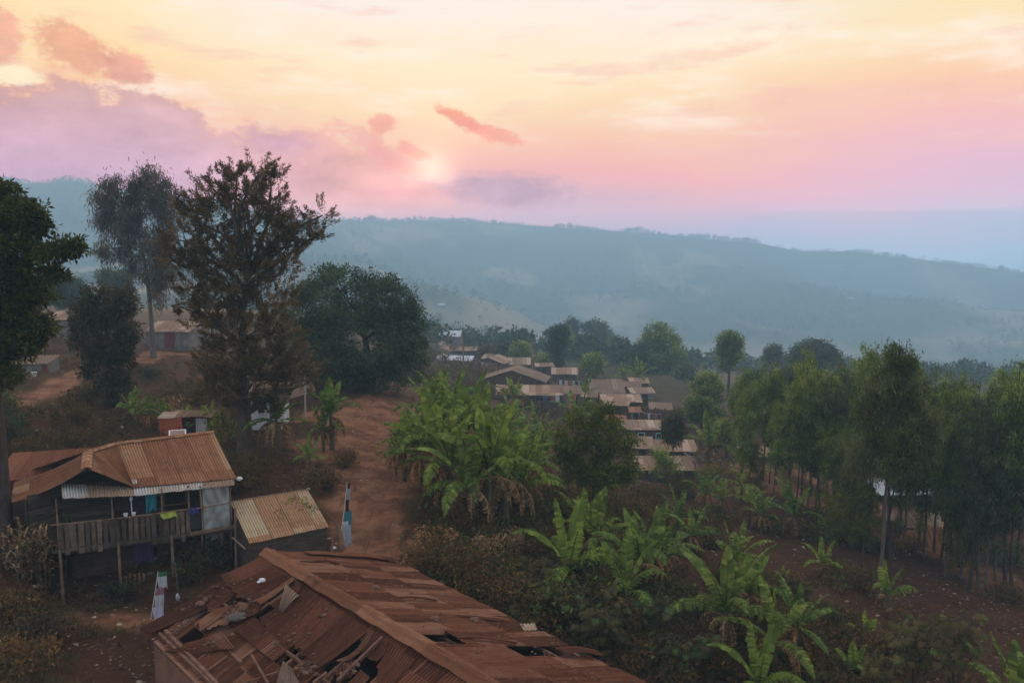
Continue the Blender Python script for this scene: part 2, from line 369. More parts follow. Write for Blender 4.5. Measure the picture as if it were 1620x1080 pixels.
# ------------------------------------------------------------------ terrain
CPTS = []   # (theta, ln r, z)
def cp(px, py, d):
    if d > 200: d = min(d*(d/200)**(.22 if px < 560 and py < 400 else .48), 2250)
    p = D(px, py, d); CPTS.append((math.atan2(p.x, p.y), math.log(math.hypot(p.x, p.y)), p.z))
def cpw(deg, r, z): CPTS.append((R(deg), math.log(r), z))
for a in [
 (0,1080,20),(100,1080,21),(250,1070,21.5),(98,948,26.6),(0,960,23.5),(0,900,25),(200,960,26),(300,900,28),(380,890,28.5),
 (530,870,28.5),(600,850,29.5),(650,870,28),(700,900,26.5),(800,960,25),(400,740,35),(400,800,31),(130,690,36),(30,650,38),
 (60,620,46),(150,590,56),(200,560,68),(265,553,75),(330,580,66),(230,600,58),(300,640,50),(250,690,40),(200,640,44),
 (400,620,56),(480,600,60),(560,640,52),(460,740,35),(540,700,40),(500,660,46),(620,640,54),(590,790,31.5),(560,760,33.5),(640,790,32),
 (640,620,62),(700,760,36),(740,850,30),(650,700,44),(760,650,70),(700,620,80),
 (870,760,50),(1000,810,42),(1230,960,30),(1300,1000,28),(1500,950,36),(1620,940,38),(1390,950,34),(1500,1000,30),(1620,1075,26),
 (1100,1075,24),(900,1000,25),(1100,960,30),(1200,880,38),(1100,850,40),(1150,780,52),(1180,730,62),(1000,765,51),(930,790,45),(870,740,54),
 (800,700,60),(810,640,90),(780,600,110),(690,590,110),(1250,820,47),(1400,870,44),(1500,910,41),(1600,940,38.5),
 (1055,768,63),(1060,730,72),(1017,702,81),(1046,664,90),(984,657,93),(962,642,106),(838,652,94),(828,626,106),(893,606,124),(98,534,72),(38,590,56),(830,580,140),(720,572,140),
 (1300,745,64),(1400,800,59),(1450,845,50),(1550,805,60),(1620,785,66),(1250,700,80),(1100,650,100),(1350,655,110),(1600,655,110),
 (1000,592,140),(1200,592,170),(800,562,170),(700,548,170),(1500,600,180),(1100,582,400),(1500,582,400),(800,554,400),(650,528,330),
 (900,572,440),(1400,568,450),(1620,568,450),(900,520,520),(1400,520,520),(900,450,640),(1400,470,600),(1600,500,600),
 (540,414,480),(650,444,470),(740,478,450),(540,430,580),(650,458,580),(740,488,560),(1300,434,640),(1450,466,600),(1600,496,560),(1300,444,760),(1450,474,740),(1600,503,700),
 (560,358,850),(640,352,850),(720,350,850),(800,354,850),(900,363,850),(1000,368,840),(1100,375,830),(1200,384,820),(1350,396,800),(1450,408,780),(1540,432,740),(1620,456,700),(1700,474,660),
 (560,420,560),(600,480,430),(700,460,520),(700,400,700),(1100,430,660),
 (-60,300,850),(60,297,850),(160,291,850),(220,305,850),(300,316,850),(400,318,850),(480,336,850),(520,350,850),
 (100,430,400),(300,440,380),(450,430,420),(100,400,500),(300,395,520),(100,350,680),(300,360,680),(100,485,110),(300,492,120),(440,500,120),(560,500,150),
 (-300,1000,20),(-300,700,35),(-300,560,75),(-300,450,300),(-300,310,850),(2000,1060,26),(2000,930,40),(2000,700,90),(2000,580,250),(2000,520,550),(2000,500,700),
 (1600,440,1400),(1530,442,1400),(1300,450,1400)]: cp(*a)
for t in (-35, -20): cpw(t, 1700, 20)
for t in (-8, 0): cpw(t, 2200, -30)
cpw(8, 2200, -60); cpw(15, 2200, -95); cpw(24, 2200, -135); cpw(35, 2200, -150);
for t in (0, 15, 30, -15, -30): cpw(t, 11, -11.8 - .03*t)
for t in (0, 15, 30, -15, -30): cpw(t, 5, -11.0)
for t in (90, 135, 180, -135, -90):
    for r, z in ((6, -10), (40, -6 if t < 0 or t > 100 else -14), (200, 0 if t < 0 or t > 100 else -30), (800, 20 if abs(t) > 91 else -20), (2300, 0)): cpw(t, r, z)
CPA = np.array(CPTS)
def _phi(t, l, T, Lg): return np.sqrt((1.3*(t[:, None]-T[None]))**2 + (l[:, None]-Lg[None])**2 + 4e-4)
_K = _phi(CPA[:, 0], CPA[:, 1], CPA[:, 0], CPA[:, 1]) - 2e-3*np.eye(len(CPA))
_n = len(CPA); _A = np.zeros((_n+1, _n+1)); _A[:_n, :_n] = _K; _A[:_n, _n] = 1; _A[_n, :_n] = 1
_wt = np.linalg.solve(_A, np.append(CPA[:, 2], 0))
def ghv(x, y):
    x = np.atleast_1d(np.asarray(x, float)); y = np.atleast_1d(np.asarray(y, float)); out = np.empty(len(x))
    r = np.maximum(np.hypot(x, y), 2.); t = np.arctan2(x, y); l = np.log(r)
    for i in range(0, len(x), 20000):
        s = slice(i, i+20000); out[s] = _phi(t[s], l[s], CPA[:, 0], CPA[:, 1]) @ _wt[:-1] + _wt[-1]
    near = np.clip((r-10)/30, 0, 1)
    out += fbm(x*.35, y*.35, 5, 5)*.55*near*np.clip(2-r/200, .3, 1) + fbm(x*1.9, y*1.9, 3, 9)*.15 + np.abs(fbm(x*1.1+9, y*.5, 3, 19))*-.25*np.clip(90/r-.6, 0, 1) + fbm(x*6, y*6, 2, 29)*.05*np.clip(60/r-.3, 0, 1)
    fr = np.clip((r-150)/250, 0, 1)
    out += fr*(fbm(x/150, y/150, 5, 21)*30 - np.abs(fbm(x/260+.3, y/420, 3, 61))*70*np.clip((r-450)/300, 0, 1))*np.clip((1650-r)/400+.15, .15, 1)
    return out
def gh(x, y): return float(ghv([x], [y])[0])
def G(px, d):                     # ground point under photo column px at depth d
    x = (px-810)/F*d; y = d*CP
    for _ in range(3):
        z = gh(x, y); y = (d + z*SP)/CP if abs(CP) > 0 else y
    return Vector((x, y, gh(x, y)))
def hit(px, py, d0=10, d1=900):   # first ground point on the ray through a photo point
    ds = np.geomspace(d0, d1, 900); y_ = (py-540)/F; x_ = (px-810)/F
    X = x_*ds; Y = ds*(CP-y_*SP); Z = -ds*(SP+y_*CP); g = ghv(X, Y)
    k = np.argmax(Z < g); 
    return Vector((X[k], Y[k], g[k])), ds[k]
PATHS = [
 ([(560,668),(610,660),(640,645)], 3.2),
 ([(560,720),(600,700),(600,760)], 2.2),  # photo points of trodden earth, with half width in metres
 ([(600,1000),(585,900),(570,860),(580,820),(575,790),(592,760),(600,730),(600,700),(610,670),(630,650)], 1.35),
 ([(560,860),(540,780),(520,740),(500,700),(560,690)], .9),
 ([(120,975),(200,985)], .6),
 ([(20,640),(60,625),(110,600),(150,585),(220,570),(265,558),(320,560)], 1.1),
 ([(1180,735),(1250,780),(1330,810),(1400,850),(1460,850),(1500,880),(1580,930)], 1.3),
 ([(1300,760),(1380,800),(1450,830),(1500,850)], 2.0),
 ([(1500,870),(1560,900),(1620,930)], .8)]
def build_terrain():
    fr = np.linspace(-46, 46, 620); rest = np.linspace(46, 314, 90)[1:-1]
    th = np.radians(np.concatenate([fr, rest])); rr = np.geomspace(5, 2360, 820)
    T, Rr = np.meshgrid(th, rr); X = (np.sin(T)*Rr).ravel(); Y = (np.cos(T)*Rr).ravel(); Z = ghv(X, Y)
    nc, nr = len(th), len(rr)
    j, i = np.meshgrid(np.arange(nc), np.arange(nr-1)); j = j.ravel(); i = i.ravel(); j2 = (j+1) % nc
    a = i*nc+j; b = i*nc+j2
    mb = MB(); mb.add(np.stack([X, Y, Z], 1), np.stack([a, b, b+nc, a+nc], 1))
    n0 = mb.n; mb.add([(0, 0, -11)], [(n0*0+0, 0, 0)])  # placeholder removed below
    mb.v.pop(); mb.f.pop(); mb.uv.pop(); mb.mi.pop(); mb.n = n0
    mb.add(np.zeros((0, 3)), np.stack([np.zeros(nc-1, int), np.arange(1, nc), np.arange(nc-1)], 1)[1:]-n0) 
    path = np.zeros(len(X))
    for pts, w in PATHS:
        P = np.array([hit(a, b)[0][:2] for a, b in pts])
        best = np.full(len(X), 1e9); sel = np.hypot(X, Y) < 130
        xs, ys = X[sel], Y[sel]; bb = np.full(len(xs), 1e9)
        for p, q in zip(P[:-1], P[1:]):
            dq = q-p; L2 = max(1e-6, dq @ dq); t = np.clip(((xs-p[0])*dq[0]+(ys-p[1])*dq[1])/L2, 0, 1)
            bb = np.minimum(bb, np.hypot(xs-p[0]-t*dq[0], ys-p[1]-t*dq[1]))
        bb += fbm(xs*.8, ys*.8, 5, 33)*2.6; best[sel] = bb
        path = np.maximum(path, np.clip((w-best)/.9+.5, 0, 1))
    far = np.clip((np.hypot(X, Y)-75)/90, 0, 1); field = np.clip(fbm(X/110, Y/170, 4, 77)*7-.4, 0, 1)
    g_ = bpy.data.materials.new('soil'); g_.use_nodes = True; g = NT(g_.node_tree)
    pos = g.n('ShaderNodeNewGeometry').outputs['Position']
    A = lambda nm: g.n('ShaderNodeAttribute', attribute_name=nm).outputs['Fac']
    n1 = g.noise(pos, .5, 7., .65); n2 = g.noise(pos, 5., 6., .7); n3 = g.noise(pos, 26., 3., .6)
    c = g.mix(g.ss(n1, .35, .65), (.037,.0145,.0065), (.066,.026,.0115))
    c = g.mix(g.ss(n2, .5, .75), c, (.11,.058,.034))
    c = g.mix(g.m('MULTIPLY', g.ss(n3, .66, .72), .55), c, (.25,.19,.13))
    pc = g.mix(g.ss(g.noise(pos, .9, 8., .7), .38, .62), (.125,.050,.025), (.25,.115,.06)); pc = g.mix(g.m('MULTIPLY', g.ss(g.noise(g.vm('MULTIPLY', pos, (2.5,.5,1.)), 1.2, 6., .65), .55, .62), .6), pc, (.085,.036,.02))
    pc = g.mix(g.m('MULTIPLY', g.ss(n3, .62, .7), .4), pc, (.11,.055,.035))
    c = g.mix(A('path'), c, pc)
    veg = g.mix(g.ss(g.noise(pos, .05, 8., .75), .4, .6), (.030,.042,.016), (.065,.058,.030))
    veg = g.mix(g.m('MULTIPLY', A('field'), .9), veg, (.27,.19,.12))
    c = g.mix(A('far'), c, veg)
    p = g.n('ShaderNodeBsdfPrincipled'); g.set(p.inputs['Base Color'], c); p.inputs['Roughness'].default_value = .95; p.inputs['Specular IOR Level'].default_value = .1
    b = g.n('ShaderNodeBump'); b.inputs['Strength'].default_value = .9; b.inputs['Distance'].default_value = .10
    g.set(b.inputs['Height'], g.m('ADD', n2, g.m('MULTIPLY', n3, .4))); g.set(p.inputs['Normal'], b.outputs[0])
    fin(g, g_, p.outputs[0])
    o = mb.build('ground', g_, smooth=True)
    for nm, arr in (('path', path), ('far', far), ('field', field)):
        at = o.data.attributes.new(nm, 'FLOAT', 'POINT'); at.data.foreach_set('value', np.concatenate([arr, np.zeros(len(o.data.vertices)-len(arr))]).astype(np.float32))
    tag(o, kind='structure')
build_terrain()
# ------------------------------------------------------------------ material set
wood_dark = mat('weathered_plank', (.045,.030,.022), (.085,.060,.045), 2., bump=.4, stretch=(1,1,8), island=.35, world=False)
wood_grey = mat('grey_plank', (.10,.085,.07), (.17,.145,.12), 3., bump=.3, island=.4)
pole_m = mat('pole_wood', (.14,.085,.05), (.22,.14,.09), 4., bump=.3, island=.3)
timber_rust = mat('rafter_wood', (.12,.055,.035), (.2,.1,.065), 4., bump=.3, island=.3)
mud_dark = mat('mud_wall', (.06,.032,.022), (.10,.055,.038), 1.5, bump=.6)
mud_red = mat('red_mud_wall', (.16,.075,.05), (.22,.11,.07), 1.5, bump=.5)
block_m = mat('block_wall', (.13,.115,.10), (.21,.185,.165), 2., bump=.4, c3=(.10,.08,.07))
white_m = mat('white_paint', (.55,.56,.58), (.68,.68,.68), 2., c3=(.42,.38,.34))
black_m = mat('dark_opening', (.012,.010,.009), (.02,.017,.015), 2.)
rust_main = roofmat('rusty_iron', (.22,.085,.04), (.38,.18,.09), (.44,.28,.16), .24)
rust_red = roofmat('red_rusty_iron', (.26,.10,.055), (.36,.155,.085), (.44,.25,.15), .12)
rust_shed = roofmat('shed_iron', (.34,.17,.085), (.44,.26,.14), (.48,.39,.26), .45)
rust_ruin = roofmat('brown_iron', (.075,.027,.014), (.175,.064,.032), (.24,.12,.07), .18, valley_shade=.9, dirt_and_shade=(.03,.012,.008), seam=False)
rust_cap = roofmat('ridge_iron', (.13,.05,.026), (.19,.08,.042), (.24,.13,.08), .15, seam=False, valley_shade=0.)
zinc = roofmat('zinc_iron', (.42,.40,.38), (.6,.58,.55), (.75,.75,.74), .5, seam=False, valley_shade=.5, dirt_and_shade=(.15,.13,.11))
zinc_rusty = roofmat('patchy_zinc', (.25,.15,.09), (.33,.28,.23), (.46,.46,.45), .5, dirt_and_shade=(.2,.15,.1))
tan_roof = roofmat('tan_iron', (.17,.105,.07), (.33,.22,.15), (.42,.32,.24), .35, dirt_and_shade=(.2,.13,.09), valley_shade=0.)
tan_pink = roofmat('pinkish_iron', (.19,.11,.07), (.36,.23,.155), (.44,.32,.24), .3, dirt_and_shade=(.25,.16,.11), valley_shade=0.)
brown_roof = roofmat('brown_sheet', (.16,.10,.07), (.22,.145,.105), (.28,.2,.15), .2, dirt_and_shade=(.13,.08,.06), valley_shade=0.)
white_roof = roofmat('pale_iron', (.34,.35,.36), (.44,.45,.47), (.52,.53,.55), .5, dirt_and_shade=(.35,.35,.35), valley_shade=0.)
sheet_plastic = mat('plastic_sheeting', (.20,.20,.185), (.36,.36,.34), 2.2, rough=.4, spec=.4, bump=1., bscale=5., c3=(.17,.12,.085), stretch=(1,1,.6))
def cloth(name, c): return mat('cloth_'+name, tuple(v*.8 for v in c), c, 5., rough=.95)

def plain(name, c, **k): return mat(name, tuple(v*.85 for v in c), c, 3., **k)

# ------------------------------------------------------------------ the stilted timber house
EX = Vector((.923, .384, 0)).normalized(); EY = Vector((-EX.y, EX.x, 0))
A0 = Vector((-14.9, 25.3, 0))
def HL(s, t, z): return A0 + EX*s + EY*t + Vector((0, 0, z))
def main_house():
    org = Vector((A0.x, A0.y, -11.6))
    h = empty('timber_house', org, 'two storey dark timber house on posts with a rusty orange corrugated roof and slatted balcony', 'house')
    def B(mb, name, m, parent=h, smooth=False, label=None):
        o = mb.build(name, m, None, smooth, loc=None)
        if parent is h: o.parent = h; o.location = -org
        else: o.parent = parent
        if label: o['label'] = label
        return o
    C = W(338, 682, -6.85); M = W(184, 700, -6.85); E_ = W(375, 756, -7.95); Fp = W(211, 771, -7.95)
    N = W(139, 713, -6.85); Gp = W(136, 740, -6.98); H = W(18, 794, -8.2); H2 = N + (H-Gp) + Vector((-.2, .1, 0))
    mb = MB()
    corr(mb, M, C, E_, Fp, rows=10, sag=.06, wob=.02, jag=.02)
    corr(mb, N, M, Fp+Vector((.01,0,.006)), Fp, rows=8, wob=.01, uv0=(1.3, 0))
    corr(mb, N+Vector((0,0,.02)), N+Vector((.02,0,.02)), Fp+Vector((.03,-.02,.03)), Gp+Vector((0,0,.0)), rows=8, seg=4, pitch=.09, uv0=(3.3, 1))
    corr(mb, N, Gp, H, H2, rows=10, sag=.12, uv0=(5, 0), jag=.03)
    Cb = C + EY*3.0 + Vector((0, 0, -1.3)); Nb = N + EY*2.6 + Vector((0,0,-1.3))
    corr(mb, C, M, M+EY*3.0+Vector((0,0,-1.3)), Cb, rows=3, seg=4)
    corr(mb, M, N, H2+EY*1.2, M+EY*3.0+Vector((0,0,-1.3)), rows=3, seg=4)
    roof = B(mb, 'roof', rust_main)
    mb = MB()   # folded ridge caps
    for a, b in ((C, M), (M, N), (N, Gp)):
        n = 12; pts = [a.lerp(b, k/n) for k in range(n+1)]
        for p, q in zip(pts[:-1], pts[1:]):
            side = (q-p).cross(Vector((0,0,1))).normalized()*.16
            mb.add([tuple(p+Vector((0,0,.035))), tuple(q+Vector((0,0,.035))), tuple(q+side+Vector((0,0,-.03))), tuple(p+side+Vector((0,0,-.03))),
                    tuple(q-side+Vector((0,0,-.03))), tuple(p-side+Vector((0,0,-.03)))], [(0,1,2,3),(0,5,4,1)], uv=[(k*.3, .2) for k in range(6)])
    B(mb, 'ridge_cap', rust_main, roof)
    # lower awning of older patched sheets
    mb = MB()
    a = W(96, 764, -7.67); b = W(211, 770, -7.97); c = W(370, 757, -7.98)
    f1 = W(99, 788, -7.82); f2 = W(213, 784, -8.12); f3 = W(371, 767, -8.06)
    corr(mb, a, b, f2, f1, rows=4, jag=.03, wob=.02)
    aw = B(mb, 'awning', zinc_rusty, label='silvery patched lower roof sheets over the balcony')
    mb = MB(); corr(mb, b, c, f3, f2, rows=3, jag=.03, uv0=(9, 0)); B(mb, 'awning', zinc_rusty)
    zt, zf, zg = -8.0, -9.62, -11.9; L = 5.34
    # boarded walls (upper room set back behind the balcony)
    mb = MB()
    def boards(mb, s0, s1, t0, t1, z0, z1, w=.2, gaps=()):
        """horizontal lap boards between (s0,t0) and (s1,t1)"""
        z = z0; k = 0
        while z < z1-.02:
            zz = min(z+w-.015, z1); a_ = HL(s0, t0, 0); b_ = HL(s1, t1, 0)
            d = (b_-a_); o = random.uniform(0, .015); nrm = d.cross(Vector((0,0,1))).normalized()*(.02+o)
            for (u0, u1) in ([(0, 1)] if not gaps or not any(g_[2] < z+.1 < g_[3] for g_ in gaps) else
                             [(0, gaps[0][0]), (gaps[0][1], 1)]):
                p = a_ + d*u0 + nrm; q = a_ + d*u1 + nrm
                box_pts = [(p.x, p.y, z), (q.x, q.y, z), (q.x-2*nrm.x, q.y-2*nrm.y, z), (p.x-2*nrm.x, p.y-2*nrm.y, z)]
                mb.add(box_pts + [(x, y, zz) for x, y, _ in box_pts], BOXF)
            z += w; k += 1
    boards(mb, 0, L, 1.15, 1.15, zf, zt+.22, gaps=[(.30, .42, zf, zf+1.35)])
    boards(mb, -.9, 0, .55, 1.15, zf-.6, zt+.1); boards(mb, -.95, -.6, .5, 3.6, zf-.6, zt); boards(mb, L, L, .0, 3.6, zf, zt-.05); boards(mb, L-.02, L-.02, 1.2, 3.6, zt-.05, zt+.2)
    boards(mb, -.6, L, 3.6, 3.6, zf, zt+.3)
    B(mb, 'upper_wall', wood_dark)
    mb = MB(); boards(mb, .2, L, 1.3, 1.3, zg, zf, w=.22, gaps=[(.40, .52, zg, zf-.35)]); boards(mb, .2, .2, 1.3, 3.4, zg, zf); boards(mb, L, L, 1.3, 3.4, zg, zf)
    B(mb, 'lower_wall', mud_dark)
    mb = MB(); q = HL(L*.36, 1.32, (zf+zf+1.35)/2); box(mb, q, (.62, .05, 1.33), math.atan2(EX.y, EX.x)); B(mb, 'door', wood_dark)
    mb = MB(); q = HL(L*.46, 1.5, (zg+zf-.35)/2); box(mb, q, (.7, .05, 1.9), math.atan2(EX.y, EX.x)); B(mb, 'door', black_m)
    mb = MB(); q = HL(3.55, 1.11, zf+1.0); box(mb, q, (.8, .05, .62), math.atan2(EX.y, EX.x)); wf = B(mb, 'window', pole_m)
    mb = MB(); q = HL(3.55, 1.07, zf+1.0); box(mb, q, (.66, .03, .5), math.atan2(EX.y, EX.x)); B(mb, 'pane', black_m, wf)
    # deck
    mb = MB(); s = -.1
    while s < L: slab(mb, [HL(s, -.08, zf), HL(s+.17, -.08, zf), HL(s+.17, 1.3, zf), HL(s, 1.3, zf)], .035); s += .18
    bar(mb, HL(-.2, -.02, zf-.1), HL(L+.15, -.02, zf-.1), .07, .12); bar(mb, HL(-.2, 1.1, zf-.1), HL(L+.1, 1.1, zf-.1), .08, .12)
    B(mb, 'balcony_deck', wood_dark)
    # slatted railing: uneven upright planks
    mb = MB(); s = 0.03; k = 0; rs = random.Random(4)
    while s < 3.95:
        w = rs.uniform(.11, .17) * (1.25 if k in (2,) else 1); top = zf+.78+rs.uniform(-.03, .03); bot = zf - rs.uniform(.05, .30)
        tl = rs.uniform(-.03, .03)
        a_, b_ = HL(s, -.07, bot), HL(s+w, -.07, bot); c_, d_ = HL(s+w+tl, -.07, top), HL(s+tl, -.07, top)
        slab(mb, [a_, b_, c_, d_], .02); s += w + rs.uniform(.03, .075); k += 1
    rl = B(mb, 'railing', mat('brown_plank', (.07,.048,.033), (.13,.092,.065), 3., bump=.4, island=.5))
    mb = MB(); tube(mb, [HL(-.2, -.02, zf+.8), HL(2, -.03, zf+.77), HL(4.2, -.02, zf+.82)], .03); B(mb, 'handrail', pole_m, rl)
    mb = MB(); box(mb, HL(4.18, -.05, zf+.45), (.42, .03, .72), math.atan2(EX.y, EX.x)); B(mb, 'balcony_panel', plain('charcoal_panel', (.035,.036,.042)))
    # posts, one mesh each
    def post(s, t, z0, z1, r=.035, lean=0):
        mb = MB(); tube(mb, [HL(s, t, z0), HL(s+lean*.5, t+.02, (z0+z1)/2), HL(s+lean, t, z1)], [r, r*.95, r*.9]); B(mb, 'post', pole_m)
    for s in (.02, 1.75, 3.4): post(s, -.04, gh(*HL(s, -.04, 0)[:2])-.1, zf, .05)
    for s in (.0, 1.62, 3.15, 4.0, 4.55): post(s, 0, zf, zt+.02, .032)
    for s in (4.35, 5.0, 5.3): post(s, .05, gh(*HL(s, .05, 0)[:2])-.1, zf, .04, .04)
    post(L+.02, .0, zf-.1, zt, .035)
    # plastic sheeting
    def sheet(s0, s1, z0, z1, t, name='plastic_sheet', seed=1):
        n = 18; U, V = np.meshgrid(np.linspace(0, 1, n), np.linspace(0, 1, n)); P = []
        fold = .30*fbm(U*2+V*3, (U-V)*1.6, 4, seed) + .04*np.sin((U*1.6-V)*11+seed)*(1-V)
        for u, v, f in zip(U.ravel(), V.ravel(), fold.ravel()):
            P.append(tuple(HL(s0+(s1-s0)*u, t+f, z1+(z0-z1)*v)))
        i, j = np.meshgrid(np.arange(n-1), np.arange(n-1)); a_ = (j*n+i).ravel()
        mb = MB(); mb.add(P, np.stack([a_, a_+1, a_+n+1, a_+n], 1)); B(mb, name, sheet_plastic, smooth=True)
    sheet(4.45, 5.32, zf+.02, zt-.03, -.08, seed=3); sheet(4.5, 5.1, zf-1.05, zf-.2, .25, seed=9)
    mb = MB(); tube(mb, [HL(4.1, -.15, zf+.83), HL(5.45, -.15, zf+.93)], .022); bar(mb, HL(4.0, -.13, zf-.04), HL(5.55, -.13, zf+.05), .03, .12)
    bar(mb, HL(4.43, -.1, zf), HL(4.38, -.1, zt), .05); B(mb, 'batten', pole_m)
    mb = MB()   # curtain in the lower doorway
    n = 14; U, V = np.meshgrid(np.linspace(0, 1, n), np.linspace(0, 1, 5))
    P = [tuple(HL(2.15+.62*u, 1.12+.05*math.sin(u*22), zf-.12-(1.15+.06*math.sin(u*9))*v)) for u, v in zip(U.ravel(), V.ravel())]
    i, j = np.meshgrid(np.arange(n-1), np.arange(4)); a_ = (j*n+i).ravel(); mb.add(P, np.stack([a_, a_+1, a_+n+1, a_+n], 1))
    B(mb, 'curtain', cloth('violet', (.10,.055,.15)), smooth=True)
    mb = MB(); bar(mb, HL(1.6, .2, zg+.5), HL(2.9, .2, zg+.5), .05); 
    for k in range(5): bar(mb, HL(1.9+k*.14, .2, zg+.3), HL(1.9+k*.14, .2, zg+.95+.05*(k%2)), .08, .02)
    B(mb, 'low_fence', pole_m)
    # stair at the left end with two pale boards
    mb = MB(); p = HL(-.2, .1, zf); q = HL(-1.9, -.7, -11.2)
    bar(mb, p, q, .05, .12); bar(mb, p+EY*.6, q+EY*.6, .05, .12)
    for k in range(8): f = (k+.5)/8; bar(mb, p.lerp(q, f), (p+EY*.6).lerp(q+EY*.6, f), .18, .03)
    bar(mb, p+Vector((0,0,.75)), q+Vector((0,0,.8)), .045)
    for f in (.3, .8): bar(mb, p.lerp(q, f), p.lerp(q, f)+Vector((0,0,.8)), .045)
    B(mb, 'stair', wood_dark)
    mb = MB(); bar(mb, W(61, 852, -9.55), W(68, 886, -10.2), .03, .11); bar(mb, W(74, 840, -9.4), W(79, 875, -10.05), .03, .11)
    B(mb, 'stair_board', plain('pale_board', (.42,.41,.36)))
    return h
main_house()
def at_origin(mb, name, m, label, cat, group=None, smooth=False, kind=None):
    V = np.concatenate(mb.v); lo = V.min(0); hi = V.max(0)
    o = mb.build(name, m, None, smooth, loc=((lo[0]+hi[0])/2, (lo[1]+hi[1])/2, lo[2]))
    return tag(o, label, cat, group, kind)
def blob(mb, c, s, seed=0, n=10, rough=.35, mi=0):
    """lumpy closed lump (stones, bundles)"""
    th = np.linspace(0, math.pi, n//2+2); ph = np.linspace(0, 2*math.pi, n, endpoint=False)
    T, P = np.meshgrid(th, ph, indexing='ij'); x = np.sin(T)*np.cos(P); y = np.sin(T)*np.sin(P); z = np.cos(T)
    r = 1 + rough*2*fbm(x*1.7+seed*3.3+z, y*1.7+z*1.3+seed, 3, seed)
    V = np.stack([x*r*s[0]+c[0], y*r*s[1]+c[1], z*r*s[2]+c[2]], -1).reshape(-1, 3); f = []
    for i in range(len(th)-1):
        for j in range(n): a = i*n+j; b = i*n+(j+1)%n; f.append((a, a+n, b+n, b))
    mb.add(V, f, mi=mi); return mb
# things on the house
def panel(px, py, w, h_, z, label):
    c = W(px, py, z); t = empty('solar_panel', c, label, 'solar panel', rz=math.atan2(EX.y, EX.x))
    mb = MB(); q = [(-w/2,-h_/2,-.10*h_),(w/2,-h_/2,-.10*h_),(w/2,h_/2,.26*h_),(-w/2,h_/2,.26*h_)]
    slab(mb, [(x, y, zz+.06) for x, y, zz in q], .04); mb.build('frame', plain('panel_frame', (.62,.62,.6)), t)
    mb = MB(); slab(mb, [(x*.82, y*.82, zz*.82+.075) for x, y, zz in q], .02); mb.build('glass', plain('panel_glass', (.22,.13,.10), rough=.3, spec=.6), t)
panel(281, 691, .62, .62, -6.98, 'square solar panel with pale frame lying on the rusty roof ridge of the timber house')
panel(210, 765, .26, .26, -7.9, 'tiny pale solar panel at the lower edge of the rusty house roof')
def drape(p, q, drop, name, m, label, cat='laundry', group=None, n=12, bulge=.08, fold=.05):
    """a cloth hanging from p..q"""
    p = Vector(p); q = Vector(q); U, V = np.meshgrid(np.linspace(0, 1, n), np.linspace(0, 1, 8)); P = []
    side = (q-p).cross(Vector((0, 0, 1))).normalized()
    for u, v in zip(U.ravel(), V.ravel()):
        w_ = p.lerp(q, u*(1-.15*v)+.075*v+.10*v*math.sin(p.x*9+v*3)) + side*(fold*math.sin(u*11+v*2)*v + bulge*v*v) + Vector((0, 0, -drop*v*(1+.12*math.sin(u*7))))
        P.append(tuple(w_))
    i, j = np.meshgrid(np.arange(n-1), np.arange(7)); a_ = (j*n+i).ravel()
    mb = MB(); mb.add(P, np.stack([a_, a_+1, a_+n+1, a_+n], 1))
    mb.add(np.array(P)+np.array(side)*.012, np.stack([a_, a_+n, a_+n+1, a_+1], 1))
    return at_origin(mb, name, m, label, cat, group, True)
drape(HL(3.08, -.12, -8.83), HL(3.6, -.12, -8.80), .16, 'folded_cloth', cloth('lime', (.30,.34,.05)), 'yellow green cloth hung over the balcony railing', 'laundry')
drape(HL(3.98, -.14, -8.75), HL(4.3, -.14, -8.72), .18, 'folded_cloth', cloth('navy', (.02,.03,.16)), 'dark blue cloth hung over the balcony rail beside the plastic sheet', 'laundry')
drape(HL(2.62, .1, -8.12), HL(2.98, .1, -8.10), .62, 'hanging_garment', cloth('teal', (.02,.17,.21)), 'turquoise garment hanging above the balcony railing', 'laundry', bulge=.12, fold=.09)
for k, (s, lb) in enumerate(((2.02, 'left of two small white cups standing on the balcony rail'), (2.26, 'right of two small white cups standing on the balcony rail'))):
    mb = MB(); p = HL(s, -.03, zf_ := -8.80); tube(mb, [p, p+Vector((0, 0, .1))], [.055, .075], 10); o = at_origin(mb, 'cup', white_m, lb, 'cup')
mb = MB(); p = HL(2.2, .1, -8.75); tube(mb, [p, p+Vector((0,0,.42))], .018, 6); blob(mb, p+Vector((0,0,.5)), (.05,.05,.08), 2)
at_origin(mb, 'bottle_brush', white_m, 'thin pale upright stick behind the balcony rail above the white cups', 'stick')
# ------------------------------------------------------------------ roof behind the timber house
def small_building(name, label, cat, q, eave, wallm, roofm, wall_in=.15, base=None, pitch=.09, rows=4, parts=(), group=None, seg=5):
    """mono-pitch building: q = roof corners top-left, top-right, bottom-right, bottom-left"""
    q = [Vector(p) for p in q]; cx = sum(q, Vector())/4
    gz = min(gh(p.x, p.y) for p in q)-.3 if base is None else base
    org = Vector((cx.x, cx.y, gz)); t = empty(name, org, label, cat, group)
    mb = MB(); corr(mb, *q, rows=rows, pitch=pitch, seg=seg, wob=.015, jag=.02); o = mb.build('roof', roofm, t); o.location = -org
    mb = MB(); w = [p.lerp(cx, wall_in) for p in q]; vs = [(p.x, p.y, gz) for p in w] + [(p.x, p.y, p.z-.06) for p in w]
    mb.add(vs, [(0,1,5,4),(1,2,6,5),(2,3,7,6),(3,0,4,7)]); o = mb.build('wall', wallm, t); o.location = -org
    return t, org, w
q = [W(20, 716, -7.3), W(150, 708, -7.3), W(140, 745, -8.1), W(-20, 765, -8.1)]
small_building('outbuilding', 'rusty roofed low building behind the timber house on the left', 'outbuilding', q, 0, mud_dark, rust_red)
